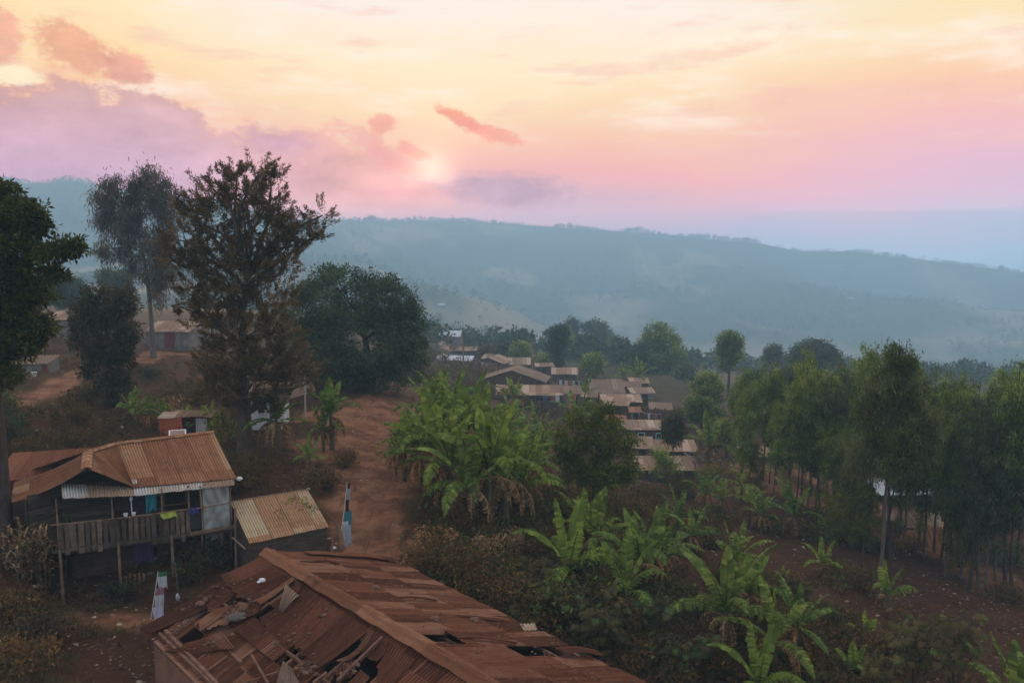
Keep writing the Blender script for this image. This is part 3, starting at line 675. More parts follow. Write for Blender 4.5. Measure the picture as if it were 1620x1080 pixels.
# shed beside the house
q = [W(364, 794, -8.9), W(487, 774, -8.9), W(521, 833, -9.55), W(394, 860, -9.62)]
t, org, w = small_building('shed', 'low dark shed with a pale and orange corrugated roof beside the timber house', 'shed', q, 0, wood_dark, rust_shed, .05)
mb = MB(); a_, b_ = q[3]+Vector((.1, .15, -.1)), q[2]+Vector((-.12, .15, -.1)); z = -.1
while z > -1.3:
    bar(mb, a_+Vector((0, -.06, z)), b_+Vector((0, -.06, z)), .03, .19); z -= .21
o = mb.build('front_boards', wood_dark, t); o.location = -org
mb = MB(); tube(mb, [q[0]+Vector((-.02,0,.01)), q[1]+Vector((.02,0,.01))], .03, 6); o = mb.build('ridge_cap', tan_roof, t); o.location = -org
mb = MB(); p = W(384, 800, -9.0); tube(mb, [(p.x, p.y-.9, -11.2), (p.x+.05, p.y-.9, -8.75)], .045); at_origin(mb, 'fence_post', pole_m, 'upright pole standing between the timber house and the shed', 'post')
for k, (a_, b_, lb) in enumerate((((365, 822), (392, 838), 'upper lashed stick between the house and the shed'), ((368, 850), (388, 868), 'lower leaning stick between the house and the shed'), ((362, 835), (384, 822), 'crossed stick between the house and the shed'))):
    mb = MB(); tube(mb, [W(*a_, -9.5-k*.25), W(*b_, -9.6-k*.25)], .03); at_origin(mb, 'stick', pole_m, lb, 'stick')

# ------------------------------------------------------------------ the ruined roof in front
def ruin():
    A = W(425, 874, -8.19); e = Vector((.683, -.730, 0)); pl = Vector((-.73, -.683, 0)); SL = 3.25; drop = 1.32
    org = Vector((A.x, A.y, -11.2))
    t = empty('ruined_house', org, 'long derelict house with a collapsing brown corrugated roof full of holes in the foreground', 'house')
    def B(mb, name, m, parent=t, smooth=False, label=None):
        o = mb.build(name, m, None, smooth); o.parent = parent
        if parent is t: o.location = -org
        if label: o['label'] = label
        return o
    nl = Vector((pl.x*SL, pl.y*SL, -drop)); nn = e.cross(nl).normalized()
    if nn.z < 0: nn = -nn
    def onl(zx, zy, lift=0.):     # crop coordinates -> left slope plane
        px, py = 200+zx/4.05, 860+zy/4.05; d = D(px, py, 1.0); k = (A.dot(nn)+lift)/d.dot(nn); return d*k
    s_ = [  # top-left, top-right, bottom-right, bottom-left in crop coords, lifts
     ((872,72),(1035,192),(700,332),(606,205),.02,.02),
     ((1028,186),(1085,232),(866,384),(700,330),.05,.05),
     ((1085,232),(1125,262),(1090,340),(1060,300),.06,.04),
     ((1110,300),(1262,352),(990,604),(842,482),.04,.0),
     ((1252,346),(1408,446),(1125,694),(985,600),.07,.02),
     ((1400,440),(1562,548),(1235,800),(1112,690),.03,.04),
     ((1555,540),(1700,640),(1600,760),(1480,660),.06,.02),
     ((1700,640),(1850,740),(1640,960),(1600,780),.02,.02),
     ((606,242),(690,326),(150,575),(75,545),-.02,-.1),
     ((455,470),(520,500),(140,610),(110,560),-.12,-.35),
     ((720,372),(880,384),(825,450),(500,556),.0,.06),
     ((560,420),(720,372),(500,556),(443,505),.05,.06),
     ((250,560),(560,470),(530,640),(350,660),-.5,-.75),
     ((560,600),(820,490),(760,560),(600,620),-.3,-.3),
     ((862,500),(942,572),(745,742),(690,690),-.18,-.25),
     ((1012,606),(1092,668),(850,870),(600,890),-.12,-.18),
     ((1105,690),(1205,760),(1010,930),(900,850),-.16,-.2),
     ((1235,790),(1330,850),(1180,1010),(1060,960),-.15,-.2),
     ((1480,680),(1500,690),(1370,760),(1340,745),.03,-.05),
     ((1330,800),(1480,740),(1440,850),(1360,900),.1,.0),
     ((1500,800),(1560,850),(1450,960),(1380,920),-.3,-.3)]
    mb = MB()
    for k, (a, b, c, d, l1, l2) in enumerate(s_):
        corr(mb, onl(*a, l1), onl(*b, l1), onl(*c, l2), onl(*d, l2), rows=8, amp=.02, seg=5, jag=.07, wob=.05, sag=.03, seed=k+3, uv0=(k*1.7, 0))
    def inv(zx, zy):
        p = onl(zx, zy)-A; return p.dot(e), p.dot(nl)/nl.length_squared
    open_ = []
    for poly in (((700,335),(745,345),(480,475),(440,425)), ((1020,270),(1010,330),(915,430),(870,385)), ((820,455),(860,480),(830,500),(810,480)), ((940,565),(990,600),(860,690),(850,660)), ((1090,670),(1130,690),(1020,760),(1000,740)), ((1500,645),(1510,690),(1370,765),(1340,740)), ((1620,590),(1620,700),(1450,900),(1380,880)), ((250,560),(400,560),(440,640),(280,620)), ((1220,770),(1290,830),(1200,900),(1120,890))):
        cx_ = sum(q[0] for q in poly)/len(poly); cy_ = sum(q[1] for q in poly)/len(poly); open_.append([inv(cx_+(q[0]-cx_)*1.3, cy_+(q[1]-cy_)*1.3) for q in poly])
    def inside(s, f):
        for P in open_:
            c_ = False; j_ = len(P)-1
            for i_ in range(len(P)):
                if (P[i_][1] > f) != (P[j_][1] > f) and s < (P[j_][0]-P[i_][0])*(f-P[i_][1])/(P[j_][1]-P[i_][1])+P[i_][0]: c_ = not c_
                j_ = i_
            if c_: return True
        return False
    rs0 = random.Random(12); s = 0.02; k = 0
    while s < 9.2:
        w_ = rs0.uniform(.62, .74); f = 0.03
        while f < .97:
            f2 = min(.99, f+.14)
            if not inside(s+w_/2, (f+f2)/2):
                j_ = rs0.uniform(-.02, .02); l_ = -.055+rs0.uniform(-.015, .015) - (.07 if f > .55 else 0)
                P = [A+e*(s+j_)+nl*f, A+e*(s+w_+.03+j_)+nl*f, A+e*(s+w_+.03+j_)+nl*(f2+.01), A+e*(s+j_)+nl*(f2+.01)]
                corr(mb, *[p+nn*l_ for p in P], rows=2, amp=.02, seg=5, wob=.01, seed=7, uv0=(k*.9, f*3.2))
            f = f2
        s += w_; k += 1
    left = B(mb, 'left_roof_slope', rust_ruin)
    # continuation of the slope towards the camera, outside the frame
    mb = MB()
    for k in range(5):
        s0 = 8.2+k*.83; p = A+e*s0; q = A+e*(s0+.86); corr(mb, p, q, q+nl*.55, p+nl*.55, rows=5, seg=4, wob=.03, seed=k+60, jag=.05)
    B(mb, 'left_roof_slope', rust_ruin)
    def loose(a, b, c, d, l, m, label, jag=.1, curl=.0):
        mb = MB(); P = [onl(*a, l[0]), onl(*b, l[1]), onl(*c, l[2]), onl(*d, l[3])]
        corr(mb, *P, rows=8, amp=.016, seg=6, jag=jag, wob=.09, sag=curl, seed=int(a[0]), uv0=(a[0]*.01, 0)); B(mb, 'loose_sheet', m, label=label)
    loose((1020,250),(1110,322),(1000,436),(978,392), (.35,.12,.12,.3), brown_roof, 'bent pale sheet beside the upper hole', curl=-.1)
    loose((208,702),(600,566),(690,660),(410,716), (-.2,-.15,.0,-.1), rust_ruin, 'long crumpled sheet hanging over the wall', .04, -.12)
    loose((1000,745),(1065,800),(1125,905),(955,905), (.25,.2,.0,.02), brown_roof, 'grey upright sheet near the lower edge')
    loose((600,195),(655,180),(700,250),(625,240), (.1,.08,.04,.06), rust_ruin, 'curled scrap at the outer edge')
    # rafters and purlins seen through the holes
    mb = MB()
    for k in range(9):
        p = A+e*(.6+k*1.25)-nn*.18; bar(mb, p, p+nl*1.0, .07, .1)
    for f in (.05, .5, .93): bar(mb, A+nl*f-nn*.1, A+nl*f+e*12-nn*.1, .06, .07)
    bar(mb, onl(250,560,-.1), onl(580,900,-.1), .08, .1); bar(mb, onl(650,680,-.2), onl(735,765,-.1), .08); bar(mb, onl(800,710,.1), onl(905,890,.1), .05)
    bar(mb, onl(760,890,0), onl(975,820,.05), .05); bar(mb, onl(1640,600,.05), onl(1350,880,.1), .07); bar(mb, onl(1285,825,.05), onl(1200,890,.05), .06)
    B(mb, 'rafters', timber_rust)
    # right slope
    R0 = A; r1 = W(618, 884, -9.25); r2 = W(1010, 1076, -9.25); rd = (r2-r1).normalized()
    def rp(s, f): # s along the ridge, f down the slope
        a = A+e*s; b = r1+rd*(s*1.02); return a.lerp(b, f)
    LR = 12.0; rs = random.Random(5)
    def onr(px, py):
        n2 = (r1-A).cross(e).normalized(); d = D(px, py, 1.); k = A.dot(n2)/d.dot(n2); p = d*k
        s = (p-A).dot(e); a = A+e*s; b = r1+rd*(s*1.02); return s, (p-a).length/(b-a).length
    holes = [[onr(650,1002), onr(711,1014)], [onr(777,1020), onr(868,1034)]]
    def inhole(s, f):
        for (s0, f0), (s1, f1) in hb:
            if s0 < s < s1 and f0 < f < f1: return True
        return False
    h1 = onr(662,1010)[0]; h2 = onr(800,1026)[0]
    hb = [((h1-.36, .05), (h1+.36, .30)), ((h2-.40, .46), (h2+.40, 1.0))]
    mb = MB(); w = .72; k = 0; s = 0.
    cuts = [(0, .36), (.34, .69), (.67, 1.0)]
    while s < LR:
        for ci, (f0, f1) in enumerate(cuts):
            m_ = s+w/2; fm = (f0+f1)/2
            if abs(m_-h1) < .42 and ci == 0: f0 = .24
            if abs(m_-h2) < .42 and ci >= 1:
                if ci == 1: f1 = .5
                else: continue
            l = rs.uniform(0, .035) + .02*(2-ci); j1, j2 = rs.uniform(-.05, .05), rs.uniform(-.05, .05)
            P = [rp(s+j1, f0), rp(s+w+.06+j1, f0), rp(s+w+.06+j2, f1), rp(s+j2, f1)]
            P = [p+Vector((0, 0, l + (rs.uniform(0, .06) if rs.random() < .25 else 0))) for p in P]
            corr(mb, *P, rows=7, amp=.022, seg=5, jag=.05, wob=.025, seed=k+100, uv0=(k*.9, 0)); k += 1
        s += w
    B(mb, 'right_roof_slope', rust_ruin)
    mb = MB()
    for k in range(10): bar(mb, rp(.4+k*1.25, 0)-Vector((0,0,.16)), rp(.4+k*1.25, 1.03)-Vector((0,0,.16)), .06, .09)
    for f in (.25, .55, .8, .98): bar(mb, rp(0, f)-Vector((0,0,.09)), rp(LR, f)-Vector((0,0,.09)), .05, .06)
    B(mb, 'rafters', timber_rust)
    # lifted and slipped sheets lying on the right slope
    for (a, b, wd, lf) in (((0.15,.25),(0.2,.98),.34,.14),((1.0,.1),(1.05,.38),.1,.1),((2.9,.62),(3.1,.9),.13,.1),((5.3,.55),(5.6,.9),.15,.1),((4.1,.35),(4.2,.62),.12,.09),((7.7,.78),(7.9,1.03),.4,.16),((6.9,.25),(7.2,.6),.12,.1),((9.6,.3),(9.5,.62),.5,.13)):
        mb = MB(); p = rp(*a)+Vector((0,0,lf)); q = rp(*b)+Vector((0,0,lf*.8)); corr(mb, p, p+e*wd, q+e*wd, q, rows=6, jag=.06, wob=.07, sag=-.03, seed=int(a[0]*9), uv0=(a[0]*3, 0)); B(mb, 'slipped_sheet', rust_ruin)
    mb = MB(); corr(mb, W(822,987,-9.1), W(846,986,-9.08), W(850,997,-9.14), W(828,997,-9.12), rows=5, wob=.06); B(mb, 'loose_sheet', tan_roof, label='small pale scrap on the far eave')
    # ridge capping
    mb = MB(); n = 40; rp_ = A-e*.15
    prof = [(-.24, -.07), (-.13, -.015), (-.07, .035), (0, .06), (.07, .035), (.13, -.015), (.26, -.06)]
    vs = []; fs = []; side = Vector((-pl.x, -pl.y, 0))
    for k in range(n+1):
        p = rp_+e*(12.4*k/n); lump = .02*math.sin(k*1.7)
        for (x, z) in prof: q = p+side*x+Vector((0, 0, z*1.1+.05+lump*(1 if x < 0 else -.3))); vs.append(tuple(q))
    m_ = len(prof)
    for k in range(n):
        for j in range(m_-1): a = k*m_+j; fs.append((a, a+1, a+m_+1, a+m_))
    mb.add(vs, fs, uv=[(v % m_*.11, v//m_*.3) for v in range(len(vs))]); B(mb, 'ridge_cap', rust_cap)
    # walls
    mb = MB(); L0 = A+nl*.93; 
    def wall(mb, p, q, zt, zb=-11.6, th=.16):
        d = (q-p); n_ = d.cross(Vector((0,0,1))).normalized()*th
        m = 8
        for k in range(m):
            a = p+d*(k/m); b = p+d*((k+1)/m); za = zt; 
            v = [(a.x,a.y,zb),(b.x,b.y,zb),(b.x+n_.x,b.y+n_.y,zb),(a.x+n_.x,a.y+n_.y,zb)]; mb.add(v+[(x, y, za+(.0 if not k % 2 else .004)) for x, y, _ in v], BOXF)
    gz = L0.z-.12
    wall(mb, L0+e*.15, L0+e*12, gz-.05)
    B(mb, 'outer_wall', mud_red)
    mb = MB(); a = L0+e*.2; b = Vector((r1.x, r1.y, 0))+rd*.2; ap = A+e*.2
    v = [(a.x,a.y,-11.6),(b.x,b.y,-11.6),(b.x,b.y,r1.z-.2),(ap.x,ap.y,A.z-.25),(a.x,a.y,gz)]
    vv = v+[(x+e.x*.16, y+e.y*.16, z) for x, y, z in v]
    mb.add(vv, [(0,1,2,2),(0,2,3,4)]) if False else mb.add(vv, np.array([(0,1,2,3),(5,8,7,6)])); mb.add(vv, np.array([(0,3,4),(5,9,8)])); mb.add(vv, np.array([(3,8,9,4),(2,7,8,3),(0,4,9,5)]))
    rw1 = r1.lerp(A+e*0, .06); wall(mb, Vector((rw1.x, rw1.y, 0))+rd*.3, Vector((rw1.x, rw1.y, 0))+rd*12, r1.z-.14, th=-.16)
    B(mb, 'inner_wall', mud_dark)
    for k in (3.2, 6.4): 
        mb = MB(); p = L0+e*k; q = Vector((rw1.x, rw1.y, 0))+rd*k; wall(mb, Vector((p.x,p.y,0)), Vector((q.x,q.y,0)), -9.7); B(mb, 'partition_wall', plain('plaster_grey', (.16,.15,.14)))
    mb = MB(); P = [onl(480,715,-.35), onl(690,640,-.35), onl(690,640,-.35)-Vector((0,0,1.3)), onl(480,715,-.35)-Vector((0,0,1.3))]; slab(mb, P, .05); B(mb, 'plaster_board', plain('plaster_board_grey', (.13,.125,.115)))
    # rubble on the roof: too many bits to count
    mb = MB(); rs2 = random.Random(9)
    stones = MB()
    for (cx, cy, rx, ry, n) in ((720,420,110,60,80),(470,370,90,25,40),(350,520,110,25,40),(560,620,90,20,25),(1140,800,60,40,60),(1400,800,60,40,50),(700,250,120,60,25),(1150,560,250,120,30)):
        for k in range(n):
            x = cx+rs2.gauss(0, rx*.6); y = cy+rs2.gauss(0, ry*.6)-.45*(x-cx)*(1 if rx > 60 else .6); p = onl(x, y, .07 if cx != 560 else .02); r = rs2.choice((.015,.02,.02,.03,.04,.06))
            blob(stones, p, (r, r*.8, r*.55), rs2.randrange(99), 6, .5)
    for k in range(150):
        s = rs2.uniform(.3, 11); f = rs2.uniform(.05, .95); p = rp(s, f)+Vector((0,0,.09)); r = rs2.choice((.015,.02,.02,.03,.04)); blob(stones, p, (r, r, r*.6), rs2.randrange(99), 6, .5)
    o = B(stones, 'rubble', mat('rubble_brown', (.09,.042,.028), (.15,.08,.055), 6., island=.4), label='scattered stones and earth lying on the ruined roof'); o['kind'] = 'stuff'
    for px, py, r, lb in ((872,232,.11,'A'),): 
        st = MB(); p = onl(px, py, .1); blob(st, p, (.09,.07,.06), 4, 8); blob(st, p+Vector((-.08,-.06,-.02)), (.05,.05,.03), 7, 8)
        at_origin(st, 'plastic_bag', white_m, 'small crumpled white plastic bag lying on the upper left slope of the ruined roof', 'bag', smooth=True)
    st = MB(); p = onl(705,470,.1); blob(st, p, (.22,.2,.09), 14, 12, .6)
    at_origin(st, 'rag_heap', cloth('grey', (.09,.08,.07)), 'crumpled grey rag among rubble on the ruined roof', 'rag', smooth=False)
    for i_, (x, y, r, lb) in enumerate(((470,385,.13,'biggest brown stone on the outer left strip of the ruined roof, near the long hole'),(720,460,.09,'angular stone beside the grey rag on the ruined roof'))):
        st = MB(); blob(st, onl(x, y, .1), (r, r*.8, r*.6), 21+i_, 9, .4); at_origin(st, 'stone', MATS['rubble_brown'], lb, 'stone')
    for i_, (px, py, lb) in enumerate(((681,981,'largest clod on the far slope of the ruined roof'),(738,979,'flat clod near the far eave of the ruined roof'),(590,933,'dark clod high on the far slope of the ruined roof'))):
        s, f = onr(px, py); st = MB(); blob(st, rp(s, f)+Vector((0,0,.1)), (.14,.1,.07), 31+i_, 8, .5); at_origin(st, 'clod', MATS['rubble_brown'], lb, 'clod')
ruin()
# ------------------------------------------------------------------ village and other buildings
def facing_wall(mb, a, b, z0, z1, th=.12):
    d = Vector((b.x-a.x, b.y-a.y, 0)); n = d.cross(Vector((0,0,1))).normalized()*-th
    v = [(a.x,a.y,z0),(b.x,b.y,z0),(b.x+n.x,b.y+n.y,z0),(a.x+n.x,a.y+n.y,z0)]
    mb.add(v+[(x,y,z1) for x,y,_ in v], BOXF)
def gable_house(name, label, cat, px, py, d, w, dep, wallh, rise, rz, wm, rm, base=None, openings=(), over=.3, group=None, pitch=.25, shed=False, lowwall=True):
    """house whose front eave centre projects to photo point (px,py) at depth d; rz turns it, long side = w"""
    c = D(px, py, d); zE = c.z; ux = Vector((math.cos(rz), math.sin(rz), 0)); uy = Vector((-ux.y, ux.x, 0))
    cen = c + uy*(dep/2); corners = [cen+ux*a*(w/2-over)+uy*b*(dep/2-over) for a, b in ((-1,-1),(1,-1),(1,1),(-1,1))]
    gz = min(gh(p.x, p.y) for p in corners)-.4; gz = min(gz, zE-wallh)
    org = Vector((cen.x, cen.y, gz)); t = empty(name, org, label, cat, group, rz)
    Ed = zE-gz; hw, hd = w/2, dep/2
    mb = MB()
    if shed: corr(mb, (-hw,hd,Ed+rise),(hw,hd,Ed+rise),(hw,-hd,Ed),(-hw,-hd,Ed), pitch=pitch, amp=.03, rows=4, seg=4, wob=.05)
    else:
        corr(mb, (-hw,0,Ed+rise),(hw,0,Ed+rise),(hw,-hd,Ed),(-hw,-hd,Ed), pitch=pitch, amp=.03, rows=4, seg=4, wob=.05)
        corr(mb, (-hw,0,Ed+rise),(hw,0,Ed+rise),(hw,hd,Ed),(-hw,hd,Ed), pitch=pitch, amp=.03, rows=4, seg=4, wob=.05)
    mb.build('roof', rm, t)
    x0, x1, y0, y1 = -hw+over, hw-over, -hd+over, hd-over; k = rise*(over/hd)
    mb = MB()
    if shed: v = [(x0,y0,0),(x1,y0,0),(x1,y1,0),(x0,y1,0),(x0,y0,Ed-.02),(x1,y0,Ed-.02),(x1,y1,Ed+rise-.1),(x0,y1,Ed+rise-.1)]; mb.add(v, [(0,1,5,4),(1,2,6,5),(2,3,7,6),(3,0,4,7)])
    else:
        v = [(x0,y0,0),(x1,y0,0),(x1,y1,0),(x0,y1,0),(x0,y0,Ed+k-.06),(x1,y0,Ed+k-.06),(x1,y1,Ed+k-.06),(x0,y1,Ed+k-.06),(x0,0,Ed+rise-.06),(x1,0,Ed+rise-.06)]
        mb.add(v, [(0,1,5,4),(1,2,6,5),(2,3,7,6),(3,0,4,7)]); mb.add(v, np.array([(5,6,9),(7,4,8)]))
    mb.build('wall', wm, t)
    for (kind, face, u, hgt, ww, hh, col) in openings:   # u = position -1..1 along the face
        mb = MB()
        if face == 'f': c_ = (u*(x1-x0)/2, y0-.03, Ed-wallh+hgt); s_ = (ww, .1, hh)
        elif face == 'r': c_ = (x1+.03, u*(y1-y0)/2, Ed-wallh+hgt); s_ = (.1, ww, hh)
        else: c_ = (x0-.03, u*(y1-y0)/2, Ed-wallh+hgt); s_ = (.1, ww, hh)
        fr = box(mb, c_, s_).build(kind, col, t)
        if kind == 'window' and d < 90:
            m2 = MB(); cc = (c_[0], c_[1]-.03, c_[2]) if face == 'f' else (c_[0]+(.03 if face == 'r' else -.03), c_[1], c_[2])
            box(m2, cc, tuple(q*.72 if q > .15 else q for q in s_)); m2.build('pane', black_m, fr)
    return t
DRK = black_m; CY = plain('cyan_paint', (.25,.55,.62)); REDC = cloth('red', (.16,.04,.035)); ORC = cloth('orange', (.50,.13,.07))
VG = 'village houses'
VH = [  # label, px,py (front eave centre), d, w, dep, wallh, rise, rz deg, wall, roof, openings, shed
 ('grey brown gabled house farthest up at the left end of the village', 710,551,168,7.,5.,2.6,1.3,78,block_m,tan_roof,[],False),
 ('long dark walled house with flat black roof edge behind the white roof', 716,555,150,9.5,4,2.2,.35,4,wood_dark,brown_roof,[('door','f',.3,1,.9,1.8,DRK)],True),
 ('small house with a pale white metal gable roof left of the village pole', 716,570,128,6.2,4,2.,.6,-14,block_m,white_roof,[('window','f',-.2,1.2,.8,.7,DRK),('door','f',.5,1,.8,1.7,DRK)],False),
 ('upper tan roofed house behind two lower tan roofs near the pole', 778,568,142,4.4,5,2.,.8,-20,wood_dark,tan_roof,[('door','f',.2,1,.9,1.7,DRK)],False),
 ('tan gabled house with a dark open end beside the stick fence', 806,573,132,5.,5.6,2.,1.,70,wood_dark,tan_pink,[('door','r',0,1,1.2,1.7,DRK)],False),
 ('tan roofed house directly left of the village pole', 823,577,132,4.2,4,1.8,1.,2,wood_dark,tan_roof,[('door','f',.3,.9,1.4,1.4,DRK)],False),
 ('largest brown gabled roof in the village with a ridge sloping towards us', 868,600,105,5.5,9.,2.2,1.5,80,mud_dark,brown_roof,[('door','f',.5,1,1.,1.8,DRK)],False),
 ('long tan roofed row house with laundry hanging along its front', 838,625,94,8.2,3.,2.2,.75,-1,wood_dark,tan_pink,[('door','f',-.3,1,.8,1.8,DRK),('door','f',.3,1,.8,1.8,DRK),('window','f',0,1.3,.7,.6,DRK)],True),
 ('small flat patched roof shack beside the orange tarpaulin', 907,623,93,2.2,3,1.8,.5,0,wood_grey,brown_roof,[('door','f',.2,.9,.7,1.5,DRK)],True),
 ('small tan roof beyond the laundry lines and the slender tree', 893,592,124,4.2,3.5,1.9,.85,-4,wood_dark,tan_pink,[('door','f',0,.9,1.3,1.4,DRK)],False),
 ('tan and brown two tone gabled house right of the laundry lines', 962,622,106,4.8,6,2.,1.45,2,wood_dark,brown_roof,[('door','f',0,1,1,1.6,DRK)],False),
 ('pale tan gabled house with a dark boarded side below the two tone roof', 984,636,93,4.9,3,2.2,.45,-3,wood_dark,tan_pink,[('door','f',.6,1,.9,1.7,DRK)],True),
 ('lower wing with a dark boarded gable beside the pale tan house', 974,641,89,2.9,2.6,1.9,.5,-18,wood_dark,tan_pink,[('door','f',.1,1,.9,1.7,DRK)],True),
 ('tiny mud hut with orange brown roof under the pale tan house', 1006,652,88,1.5,1.6,1.3,.35,0,block_m,rust_main,[('door','f',.1,.6,.5,1.1,DRK)],True),
 ('low red brick hut with a ragged roof and plants on top', 1046,648,90,2.7,3,1.6,.3,-8,mud_red,brown_roof,[('door','f',.3,.8,.6,1.3,DRK),('window','f',-.4,1.,.5,.4,DRK)],True),
 ('long tan roofed house with two bright cyan windows', 1017,680,81,4.9,3.2,1.5,.4,0,mud_dark,tan_roof,[('window','f',-.05,.95,.75,.5,CY),('window','f',.75,.85,.6,.62,CY)],True),
 ('tan roofed house with a dark gable at the left, below the cyan windows', 1008,709,72,2.9,2.6,1.4,.55,-8,mud_red,tan_roof,[('door','f',.4,.7,.6,1.2,DRK)],True),
 ('pinkish roofed house beside the thin pole tree', 1066,714,72,4.6,2.4,1.5,.55,0,wood_dark,tan_pink,[('door','f',-.3,.8,.6,1.3,DRK),('window','f',.3,1,.6,.4,DRK)],True),
 ('wide rusty pink roof nearest us at the lower right end of the village', 1058,744,64,5.2,2.4,1.6,.6,0,wood_dark,tan_pink,[('door','f',-.2,.8,.7,1.4,DRK),('door','f',.4,.8,.7,1.4,DRK)],True),
 ('small pale roof glimpsed left among the eucalyptus trunks', 1262,690,78,2.4,3,1.8,.9,0,mud_red,white_roof,[('door','f',0,.9,.7,1.6,DRK)],True),
 ('tan roof with dark porch glimpsed below the small pale roof in the eucalyptus', 1290,704,74,3.6,3,1.8,.5,0,wood_dark,tan_roof,[('door','f',0,.9,1.7,1.4,DRK)],True),
 ('long whitish roof above a dark band seen through the eucalyptus trunks', 1428,783,60,5.6,3.,1.9,.45,0,wood_dark,white_roof,[('door','f',-.3,.9,.8,1.6,DRK),('door','f',.4,.9,.8,1.6,DRK)],True),
 ('low greyish tan roof at the right in front of the whitish roof', 1465,836,51,4.2,2.2,1.2,.4,-2,wood_dark,tan_roof,[('door','f',-.3,.6,.7,1.1,DRK)],True),
 ('lowest rusty brown lean-to roof among the right hand trunks', 1494,868,47,1.7,1.6,1.1,.8,-14,wood_dark,rust_red,[('door','f',0,.5,.6,1.,DRK)],True),
 ('grey roof half hidden behind the eucalyptus above the whitish roof', 1400,742,72,5,3,1.8,.6,3,block_m,tan_roof,[('door','f',.2,.9,.8,1.6,DRK)],True),
 ('low tan roof left of the white gable roof at the back of the village',688,566,140,3.6,2.6,1.6,.4,4,block_m,tan_roof,[('door','f',0,.8,.7,1.4,DRK)],True),
 ('narrow brown roof between the fence and the biggest brown gable roof',815,592,120,3.4,2.2,1.5,.35,-4,wood_dark,brown_roof,[('door','f',.3,.8,.7,1.3,DRK)],True),
 ('second small tan roof right of the village pole',862,580,130,3.2,2.6,1.6,.5,6,wood_dark,tan_roof,[('door','f',0,.8,.7,1.3,DRK)],False),
 ('small patched roof right of the two tone house beneath the hazy tree',1012,606,116,3.,2.4,1.6,.45,-3,wood_dark,tan_pink,[('door','f',0,.8,.7,1.3,DRK)],True),
 ('lean-to roof tucked left of the cyan windowed house',975,668,84,2.4,2.2,1.4,.35,-5,wood_dark,rust_red,[('door','f',0,.7,.6,1.2,DRK)],True),
 ('small brown roof right of the cyan windowed house behind the bushes',1085,676,84,2.6,2.2,1.4,.4,5,mud_red,brown_roof,[('door','f',0,.7,.6,1.2,DRK)],True),
 ('tan roof glimpsed between trunks right of the bare pole frame',1205,722,66,3.,2.2,1.4,.35,0,wood_dark,tan_pink,[('door','f',0,.7,.6,1.2,DRK)],True),
 ('grey walled hut with a low tan roof above the tiny mud hut',1018,622,106,3.4,2.5,1.7,.4,4,block_m,tan_roof,[('door','f',.2,.8,.7,1.4,DRK)],True),
 ('small reddish walled hut squeezed right of the two tone roof',1000,612,110,2.6,2.4,1.7,.6,-10,mud_red,brown_roof,[('door','f',0,.8,.7,1.4,DRK)],False),
 ('small dark roofed shack behind the stick fence left of the biggest gable',757,596,118,3.2,2.6,1.7,.5,6,wood_dark,brown_roof,[('door','f',0,.8,.7,1.4,DRK)],True),
 ('low tan roof peeping between the orange tarpaulin and the two tone roof',932,628,98,2.2,2.4,1.6,.4,-6,wood_grey,tan_roof,[('door','f',0,.8,.7,1.3,DRK)],True),
]
for lb, px, py, d, w, dep, wh, ri, rz, wm, rm, op, sh in VH:
    gable_house('village_house' if w > 3 else 'hut', lb, 'house' if w > 3 else 'hut', px, py, d, w, dep, wh, ri, R(rz), wm, rm, openings=op, shed=sh, group=VG, over=.25, pitch=.25 if d < 100 else .45)
gable_house('block_house', 'grey block house with a red door at the left behind the tall trees', 'house', 262, 525, 75, 4.5, 3, 1.6, .8, R(-4), block_m, tan_pink, over=.2, pitch=.2,
    openings=[('door','f',.12,.85,.9,1.6,REDC)], shed=True)
gable_house('stone_house', 'whitish stone house with a small dark window right of the grey block house', 'house', 306, 520, 78, 2.4, 5, 1.8, .5, R(10), plain('white_stone', (.36,.36,.34)), brown_roof, over=.1,
    openings=[('window','f',-.3,1.45,.7,.4,DRK)], shed=True)
gable_house('grey_house', 'grey walled house with pale pinkish roof behind the leafy tree on the far left', 'house', 100, 506, 72, 3.6, 3, 1.8, .6, R(6), block_m, tan_pink, over=.2, pitch=.2,
    openings=[('door','f',.6,.9,.8,1.6,DRK)], shed=True)
gable_house('low_hut', 'low grey mud hut with a red doorway under the leafy tree at the left edge', 'hut', 42, 576, 56, 2.8, 2.4, 1.2, .35, R(8), block_m, brown_roof, over=.15,
    openings=[('door','f',.9,.55,.35,1.1,REDC)], shed=True)
for k, (px, py, d0_, w, lb) in enumerate(((312,412,380,14,'far white roof behind the tall pale eucalyptus'),(216,452,300,5,'far small white roof between the two left trees'),(698,485,380,6,'lone far white roof right of the round dark tree'),(711,546,210,5,'pale far roof just above the village, leftmost of three'),(734,537,240,5,'pale far roof just above the village, middle of three'),(773,541,240,5,'pale far roof just above the village, rightmost of three'),
    (1240,410,620,5,'far white roof highest on the misty hill'),(1176,420,600,7,'faint far roof on the misty hill left of the others'),(1298,424,600,6,'far white roof at upper left of the misty hill cluster'),(1333,428,600,7,'brightest far white roof on the misty hill'),(1325,433,590,6,'far roof below the brightest one on the misty hill'),(1309,434,590,4,'smallest far roof in the misty hill cluster'),(1346,473,520,8,'far white roof alone low on the misty hill'),(1562,488,500,6,'far white roof near the right edge of the misty valley'),(1498,457,600,5,'tiny far roof on the misty right slope'))):
    q, d = hit(px, py+2, 120, 1600); py_ = 540 + F*math.tan(math.atan2(-(q.z+2.2), math.hypot(q.y, 0)) - PITCH)
    gable_house('distant_house', lb, 'house', px, py_, d, w, w*.7, 2., 1.2, R(k*7 % 20-10), block_m, white_roof, group='distant white roofed houses', over=.2, pitch=1.5)
